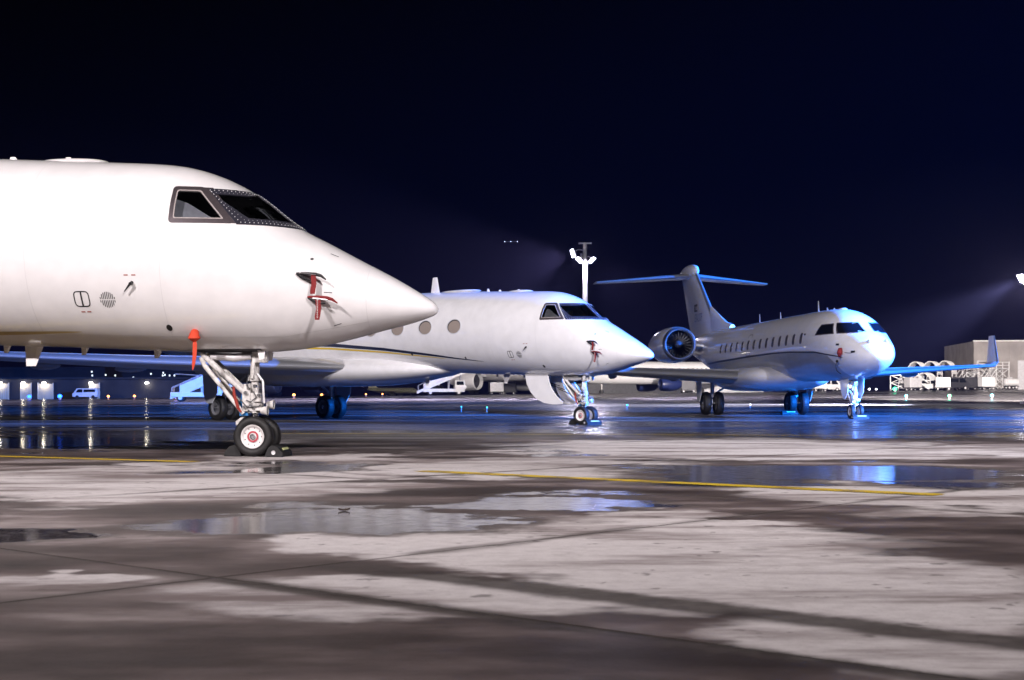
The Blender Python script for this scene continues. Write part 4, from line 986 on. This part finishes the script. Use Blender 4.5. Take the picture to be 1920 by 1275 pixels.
# ------------------------------------------------------------------ ground vehicles and stairs
def simple_wheel(root, x, y, r, w_=.25):
    o = MB().lathe([(y-w_/2, .02), (y-w_/2, r*.9), (y-w_*.3, r), (y+w_*.3, r), (y+w_/2, r*.9), (y+w_/2, .02)], (x, 0, r), 'y', 18).build('wheel', 'tyre', root)
    MB().lathe([(y-w_/2-.01, .02), (y-w_/2-.012, r*.5), (y-w_/2+.02, r*.55)], (x, 0, r), 'y', 14).build('rim', 'rim', o)
def stair_truck(label, loc, rz, h_=4.2, ln=7.5, s=1.):
    o = thing('stair_truck', label, 'stair truck', loc, rz, 'passenger stairs on the apron')
    MB().box((0,0,.75), (6.2,2.2,.5)).build('chassis', 'vwhite', o, bevel=.05)
    c_ = MB(); c_.prism([(1.6,.95), (3.3,.95), (3.3,1.5), (3.05,2.25), (1.6,2.25)], -1.05, 1.05).build('cab', 'vwhite', o, smooth=False, bevel=.06)
    for sy in (-1, 1): MB().prism([(1.85,1.55), (3.0,1.55), (2.9,2.1), (1.85,2.1)], sy*1.06-.01, sy*1.06+.01).build('cab_window', 'vglass', o, smooth=False)
    MB().box((3.19,0,1.85), (.03,1.8,.6), 0, R(-18)).build('windscreen', 'vglass', o, smooth=False)
    for x in (-2.1, 2.2):
        for sy in (-.95, .95): simple_wheel(o, x, sy, .42)
    n_ = 14; x0, x1 = -ln*.55, ln*.42
    for k in range(n_):
        q = k/(n_-1); MB().box((x0+(x1-x0)*q, 0, .5+(h_-.5)*q), (.42,1.5,.05)).build('step', 'alum', o, smooth=False)
    for sy in (-.78, .78):
        MB().prism([(x0-.2,.25), (x1+.3,h_-.25), (x1+.3,h_+.12), (x0-.2,.62)], sy-.04, sy+.04).build('stringer', 'vwhite', o, smooth=False)
        MB().tube([(x0,sy,1.5), (x1,sy,h_+1.0), (x1+1.2,sy,h_+1.0)], .045, 6).build('handrail', 'galv', o)
        for k in range(7):
            q = k/6; x = x0+(x1-x0)*q; z = .5+(h_-.5)*q; MB().tube([(x,sy,z), (x,sy,z+1.0)], .03, 6).build('baluster', 'galv', o)
        MB().prism([(x0+.8,1.05), (x1,h_+.1), (x1,h_+.75), (x0+.8,1.7)], sy*1.03-.02, sy*1.03+.02).build('side_panel', 'vwhite', o, smooth=False)
    MB().box((x1+.7,0,h_), (1.5,1.6,.12)).build('platform', 'alum', o, smooth=False)
    for x in (x1-.4, x1-2.2): MB().tube([(x,.6,.9), (x,.6,h_*(.9 if x > x1-1 else .62))], .09, 8).tube([(x,-.6,.9), (x,-.6,h_*(.9 if x > x1-1 else .62))], .09, 8).build('lift_post', 'galv', o)
    return o
stair_truck('white passenger stair truck under the middle jet\'s belly', on_ground(832, d=215), R(8), 3.6, 7.0)
stair_truck('white passenger stairs on a truck left of the foreground nose gear', on_ground(378, d=150), R(6), 2.9, 5.4)
def van(label, loc, rz, m='vwhite', s=1.):
    o = thing('parked_van', label, 'van', loc, rz, 'vehicles parked on the apron'); 
    MB().prism([(-2.3*s,.35*s), (2.4*s,.35*s), (2.45*s,.95*s), (2.2*s,1.15*s), (1.6*s,1.95*s), (-2.2*s,2.0*s), (-2.35*s,1.2*s)], -.9*s, .9*s).build('body', m, o, smooth=False, bevel=.06)
    for sy in (-1, 1):
        MB().prism([(.5*s,1.2*s), (1.75*s,1.2*s), (1.35*s,1.8*s), (.5*s,1.8*s)], sy*.905*s-.01, sy*.905*s+.01).build('side_window', 'vglass', o, smooth=False)
        MB().prism([(-1.9*s,1.25*s), (.3*s,1.25*s), (.3*s,1.75*s), (-1.9*s,1.75*s)], sy*.905*s-.01, sy*.905*s+.01).build('rear_window', 'vglass', o, smooth=False)
        MB().box((2.42*s, sy*.65*s, .8*s), (.06,.3*s,.18*s)).build('headlight', 'alum', o)
        for x in (-1.5*s, 1.5*s): simple_wheel(o, x, sy*.8*s, .34*s)
    MB().box((1.98*s,0,1.55*s), (.03,1.5*s,.75*s), 0, R(-37)).build('windscreen', 'vglass', o, smooth=False)
    return o
van('white van parked before the dark terminal on the far left', on_ground(162, d=228), R(180), 'vwhite', .85)
tr = van('dark van parked among the white stairs on the far right', on_ground(1788, d=222), R(15), 'vdark', 1.0)
van('white van far off between the right jet\'s wheels', on_ground(1550, d=240), R(10), 'vwhite', 1.0)
van('small white van in the clutter right of the canopies', on_ground(1757, d=226), R(160), 'vwhite', .75)
van('white van at the foot of the left canopies', on_ground(1735, d=224), R(20), 'vwhite', .85)
def box_trailer(label, loc, rz, m):
    o = thing('cargo_trailer', label, 'trailer', loc, rz, 'vehicles parked on the apron')
    MB().box((0,0,1.25), (2.2,1.5,1.5)).build('container', m, o, smooth=False, bevel=.03)
    MB().box((0,0,.42), (2.5,1.5,.12)).build('deck', 'vdark', o, smooth=False)
    for k in range(4): MB().box((-.82+k*.55, -.765, 1.25), (.06,.03,1.4)).build('rib', m, o, smooth=False)
    for x in (-.8, .8):
        for sy in (-.6, .6): simple_wheel(o, x, sy, .22, .14)
    return o
box_trailer('dark box trailer standing in front of the maintenance stairs', on_ground(1822, d=224), R(4), 'vdark')
box_trailer('pale box trailer between the vans and the stairs', on_ground(1832, d=234), R(-6), 'alum')
box_trailer('dark box trailer close beside the dark van', on_ground(1803, d=230), R(8), 'vdark')
for px, d, m, r_, lb in ((930,228,'alum',12,'pale box trailer beside the white airliner\'s engine'), (955,232,'vdark',-8,'dark box trailer under the middle jet\'s cockpit'),
   (1292,225,'vdark',-10,'dark box trailer under the right jet\'s wing'), (1712,219,'alum',20,'pale box trailer at the foot of the left stairs'), (1768,219,'vwhite',-12,'white box trailer in the middle of the far right cluster'), (1850,221,'vwhite',9,'white box trailer below the winglet'), (1536,236,'vwhite',7,'white box trailer left of the van behind the right jet')):
    box_trailer(lb, on_ground(px, d=d), R(r_), m)
van('white van parked beyond the right jet\'s nose gear, small', on_ground(1582, d=250), R(170), 'vwhite', .9)
def tank(label, loc):
    o = thing('tank_trailer', label, 'tank trailer', loc, R(10), 'vehicles parked on the apron')
    MB().tube([(-1.15,0,1.2), (-1.0,0,1.2), (1.0,0,1.2), (1.15,0,1.2)], [.3,.6,.6,.3], 18).build('tank', 'vwhite', o)
    MB().box((0,0,.5), (2.2,1.0,.14)).build('chassis', 'vdark', o)
    for x in (-.6, .6):
        for sy in (-.5, .5): simple_wheel(o, x, sy, .32, .18)
    MB().tube([(0,0,1.75), (0,0,1.95)], .2, 10).build('hatch', 'alum', o)
tank('white tank trailer at the foot of the hangar wall', on_ground(1896, d=226))
def canopy(label, loc, rz, w_=2.6, ln=4.2, h_=2.2, base=1.6):
    o = thing('arched_canopy', label, 'canopy', loc, rz, 'arched white canopies on the far right')
    for k in range(5):
        x = -ln/2+ln*k/4; MB().tube([(x, w_/2*math.cos(q), base+h_*math.sin(q)) for q in [math.pi*j/12 for j in range(13)]], .10, 6).build('hoop', 'vwhite', o)
    for x0, x1 in ((-ln/2, -ln/4), (-ln/4, 0), (0, ln/4), (ln/4, ln/2)):
        sk = MB(); sk.loft([[(x, rr*math.cos(q), base+(h_/(w_/2))*rr*math.sin(q)) for q in [math.pi*j/12 for j in range(13)]] for x, rr in ((x0+.05, w_/2-.03), (x1-.05, w_/2-.03))], False, False, False); so = sk.build('skin', 'vwhite', o)
        md = so.modifiers.new('t', 'SOLIDIFY'); md.thickness = .03
    for sx in (-ln/2, ln/2):
        for sy in (-w_/2, w_/2): MB().tube([(sx,sy,0), (sx,sy,base)], .08, 6).build('post', 'vwhite', o)
    for sy in (-w_/2, w_/2): MB().tube([(-ln/2,sy,base), (ln/2,sy,base)], .07, 6).build('rail', 'vwhite', o)
    MB().box((0,0,base*.55), (ln*.9,w_*.9,.25)).build('deck', 'alum', o)
    return o
for k, (px, d, b_) in enumerate(((1720,240,2.6), (1748,242,2.7), (1775,244,2.8), (1708,228,.7), (1737,231,.6))):
    canopy(['tall white hooped canopy, leftmost at the back on the far right', 'tall white hooped canopy, middle of the back three on the far right', 'tall white hooped canopy, rightmost of the back three on the far right', 'low white hooped canopy at the front left of the far right cluster', 'low white hooped canopy at the front, right of its twin'][k], on_ground(px, d=d), R((63,63,63,56,60)[k]), base=b_)
def dock(label, loc, rz, h_=4.0, ln=3.4):
    o = thing('maintenance_stairs', label, 'maintenance stairs', loc, rz, 'maintenance stairs on the far right')
    MB().box((ln*.25,0,h_), (ln*.7,1.6,.12)).build('platform', 'alum', o, smooth=False)
    for k in range(11):
        q = k/10; MB().box((-ln*.75+ln*.7*q, 0, .3+(h_-.3)*q), (.3,1.3,.05)).build('step', 'alum', o, smooth=False)
    for sy in (-.75, .75):
        for x in (-ln*.1, ln*.58): MB().tube([(x,sy,0), (x,sy,h_+1.1)], .055, 6).build('upright', 'vwhite', o)
        MB().tube([(-ln*.78,sy,.2), (-ln*.08,sy,h_)], .06, 6).build('stringer', 'vwhite', o)
        MB().tube([(-ln*.78,sy,1.2), (-ln*.08,sy,h_+1.0), (ln*.58,sy,h_+1.0)], .045, 6).build('handrail', 'vwhite', o)
        MB().tube([(-ln*.08,sy,h_+.5), (ln*.58,sy,h_+.5)], .035, 6).build('mid_rail', 'vwhite', o)
        for a_, c_ in (((-ln*.1,.1), (ln*.58,h_*.5)), ((ln*.58,.1), (-ln*.1,h_*.5)), ((-ln*.1,h_*.5), (ln*.58,h_)), ((ln*.58,h_*.5), (-ln*.1,h_))):
            MB().tube([(a_[0],sy,a_[1]), (c_[0],sy,c_[1])], .045, 6).build('cross_brace', 'vwhite', o)
        MB().tube([(-ln*.1,sy,h_*.5), (ln*.58,sy,h_*.5)], .04, 6).build('tie', 'vwhite', o)
    for x in (-ln*.1, ln*.58):
        for sy in (-.75, .75): MB().lathe([(-.06,.02), (-.06,.14), (.06,.14), (.06,.02)], (x,sy,.14), 'y', 10).build('castor', 'vdark', o)
dock('white lattice maintenance stairs right of the winglet, against the hangar', on_ground(1866, d=228), R(20), 3.4, 3.6)
dock('white lattice maintenance stairs left of the winglet', on_ground(1812, d=238), R(12), 3.0, 3.2)
dock('tall white lattice maintenance stairs behind the winglet', on_ground(1838, d=246), R(-10), 4.0, 3.4)
dock('white maintenance stairs at the left end of the far right cluster', on_ground(1700, d=222), R(168), 2.4, 4.2)
# ------------------------------------------------------------------ buildings
b = on_ground(1826, d=250)
hg = thing('hangar', 'pale ribbed hangar at the right edge with a lit wall', 'hangar', b, R(-6))
HW, HH, HD = 46., 8.6, 26.
MB().box((HW/2, HD/2+.15, HH/2), (HW, HD, HH)).build('wall', 'concrete_wall', hg, smooth=False)
for k in range(23):
    MB().box((1.0+2*k, .06, HH/2-.15), (1.94,.10,HH-.5)).build('cladding_panel', 'concrete_wall', hg, smooth=False, bevel=.02)
MB().box((HW/2, 0, HH+.05), (HW+.3,.5,.22)).build('parapet', 'vwhite', hg, smooth=False)
MB().box((9.6, -.03, 2.6), (4.2,.12,5.2)).build('door_leaf', 'alum', hg, smooth=False)
tb = thing('terminal_building', 'low dark terminal with lit doorways on the far left', 'building', on_ground(60, d=235), 0)
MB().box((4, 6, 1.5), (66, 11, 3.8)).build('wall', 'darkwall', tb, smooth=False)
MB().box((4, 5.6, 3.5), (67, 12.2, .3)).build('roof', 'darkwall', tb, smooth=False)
def tx(px): return (px-960)/F_*235 - tb.location.x
for px, wd, kind in ((5,1.7,0), (47,1.7,0), (84,2.5,1), (176,1.6,1), (120,1.0,2), (26,1.2,2)):
    x = tx(px)
    if kind < 2:
        d_ = MB().box((x, .42, 1.3), (wd, .08, 2.6)).build('doorway', 'beige', tb, smooth=False)
        for sx in (-1, 1): MB().box((x+sx*wd/2, .36, 1.35), (.14,.16,2.8)).build('jamb', 'door', d_, smooth=False)
        if kind == 0:
            for k in range(5): MB().box((x-wd/2+.2+k*(wd-.4)/4, .34, 1.0), (.07,.06,1.8)).build('bar', 'door', d_, smooth=False)
for px in (0, 43, 82, 170, 275):
    x = tx(px); lo = MB().box((x, .1, 2.72), (.5,.3,.22)).build('wall_lamp', 'lampwarm', tb, smooth=False)
    ld = bpy.data.lights.new('door_light', 'POINT'); ld.energy = 90; ld.color = (1,.86,.62); ld.shadow_soft_size = .15
    q = bpy.data.objects.new('door_light', ld); col.objects.link(q); q.parent = lo; q.location = (x, -.35, 2.45)
ob = thing('office_block', 'tall dark office block with scattered lit windows on the far left', 'building', on_ground(230, d=330), 0)
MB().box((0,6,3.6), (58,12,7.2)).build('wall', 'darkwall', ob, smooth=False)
for px, py in ((172,697),(173,704),(198,703),(216,704),(216,709),(217,715),(283,701),(305,704),(309,703),(318,704),(319,710),(319,716),(327,704),(306,699),(250,708)):
    x = (px-960)/F_*330-ob.location.x; z = .8-(py-745)/F_*330-ob.location.z
    MB().box((x,-.02,z), (.30,.06,.38)).build('window', 'winlit', ob, smooth=False)
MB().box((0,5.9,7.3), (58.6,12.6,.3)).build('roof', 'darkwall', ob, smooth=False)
# fence behind the airliners
fn = thing('perimeter_fence', 'pale wire fence running behind the far airliners', 'fence', on_ground(1100, d=290), R(-1.5))
for k in range(28):
    MB().tube([(k*1.6-8,0,0), (k*1.6-8,0,2.2)], .045, 5).build('fence_post', 'galv', fn)
for z in (.2, 1.15, 2.15): MB().tube([(-8,0,z), (36,0,z)], .03, 5).build('fence_rail', 'galv', fn)
MB().box((14,.05,1.15), (44,.01,2.0)).build('mesh_panel', 'galv', fn, smooth=False)
# ------------------------------------------------------------------ taxiway lights
def tlight(px, d, m, label, r=.16, z=.25):
    o = thing('taxiway_light', label, 'taxi light', on_ground(px, d=d), 0, 'taxiway lights')
    MB().tube([(0,0,0), (0,0,z)], r*.55, 10).tube([(0,0,z-.03), (0,0,z)], r*1.05, 12).build('base', 'housing', o)
    MB().ball((0,0,z+r*.6), (r,r,r*.9), 12, 8).build('dome', m, o)
for i, (px, d, m, lb, r) in enumerate((
 (55,190,'eblue','blue taxiway light below the lit doorways, leftmost of the blue pair',.27), (112,190,'eblue','blue taxiway light left of the white van, right one of the pair',.30), (330,165,'eviolet','violet-white light at the foot of the left passenger stairs',.24),
 (203,195,'eamber','amber light right of the white van, left of the amber pair',.18), (252,195,'eamber','amber light left of the passenger stairs, right of the amber pair',.18),
 (551,190,'eamber','amber light right of the foreground nose gear strut',.20), (603,190,'eamber','amber light beside the middle jet\'s far main wheels',.17), (686,200,'eamber','faint amber light near the small cream jet',.12), (717,200,'eamber','amber light below the small cream jet',.12),
 (913,75,'egreen','tiny green light on the apron under the middle jet',.035), (865,80,'ecyan','tiny pale light on the apron left of the green one',.03), (1176,95,'ecyan','cyan light on the apron right of the middle jet\'s nose gear',.06),
 (1678,200,'egreen','bright green light just right of the far jet\'s nose',.30), (1699,150,'ecyan','cyan taxiway light, leftmost of three on the right',.16), (1780,150,'egreen','green taxiway light, middle of three on the right',.16), (1860,150,'ecyan','cyan taxiway light, rightmost of three on the right',.18),
 (1630,260,'ewhite','small white light left of another beside the far jet\'s nose gear',.20), (1643,260,'ewhite','small white light, right one of two beside the far jet\'s nose gear',.18), (1407,100,'ewhite','pale light on the apron between the far jet\'s main wheels',.05), (1510,110,'ewhite','small pale light right of the far jet\'s far main wheels',.05))):
    tlight(px, d, m, lb, r)
# lights of an aircraft far away in the night sky
ap = thing('distant_aircraft', 'row of three tiny aircraft lights high in the dark sky', 'aircraft', ((958-960)/F_*900, 900, .8+(745-453)/F_*900), 0)
MB().tube([(-4,0,0), (4,0,0)], .25, 8).build('body', 'vdark', ap)
for x in (-4, 0, 4): MB().ball((x,-.4,0), .18, 8, 6).build('running_light', 'ewhite', ap)
# ------------------------------------------------------------------ night air
hz = MB().box((0, 265, 13.6), (640, 690, 29.2)).build('haze', bpy.data.materials.new('haze_air'), smooth=False); hz['kind'] = 'stuff'; hz['label'] = 'thin moist night air over the apron'
hm = hz.data.materials[0]; hm.use_nodes = True; n = hm.node_tree
for q in list(n.nodes):
    if q.type != 'OUTPUT_MATERIAL': n.nodes.remove(q)
pv = n.nodes.new('ShaderNodeVolumePrincipled'); pv.inputs['Color'].default_value = (.52,.50,1,1); pv.inputs['Density'].default_value = .00005; pv.inputs['Anisotropy'].default_value = .3
outn = [q for q in n.nodes if q.type == 'OUTPUT_MATERIAL'][0]; n.links.new(pv.outputs[0], outn.inputs['Volume'])
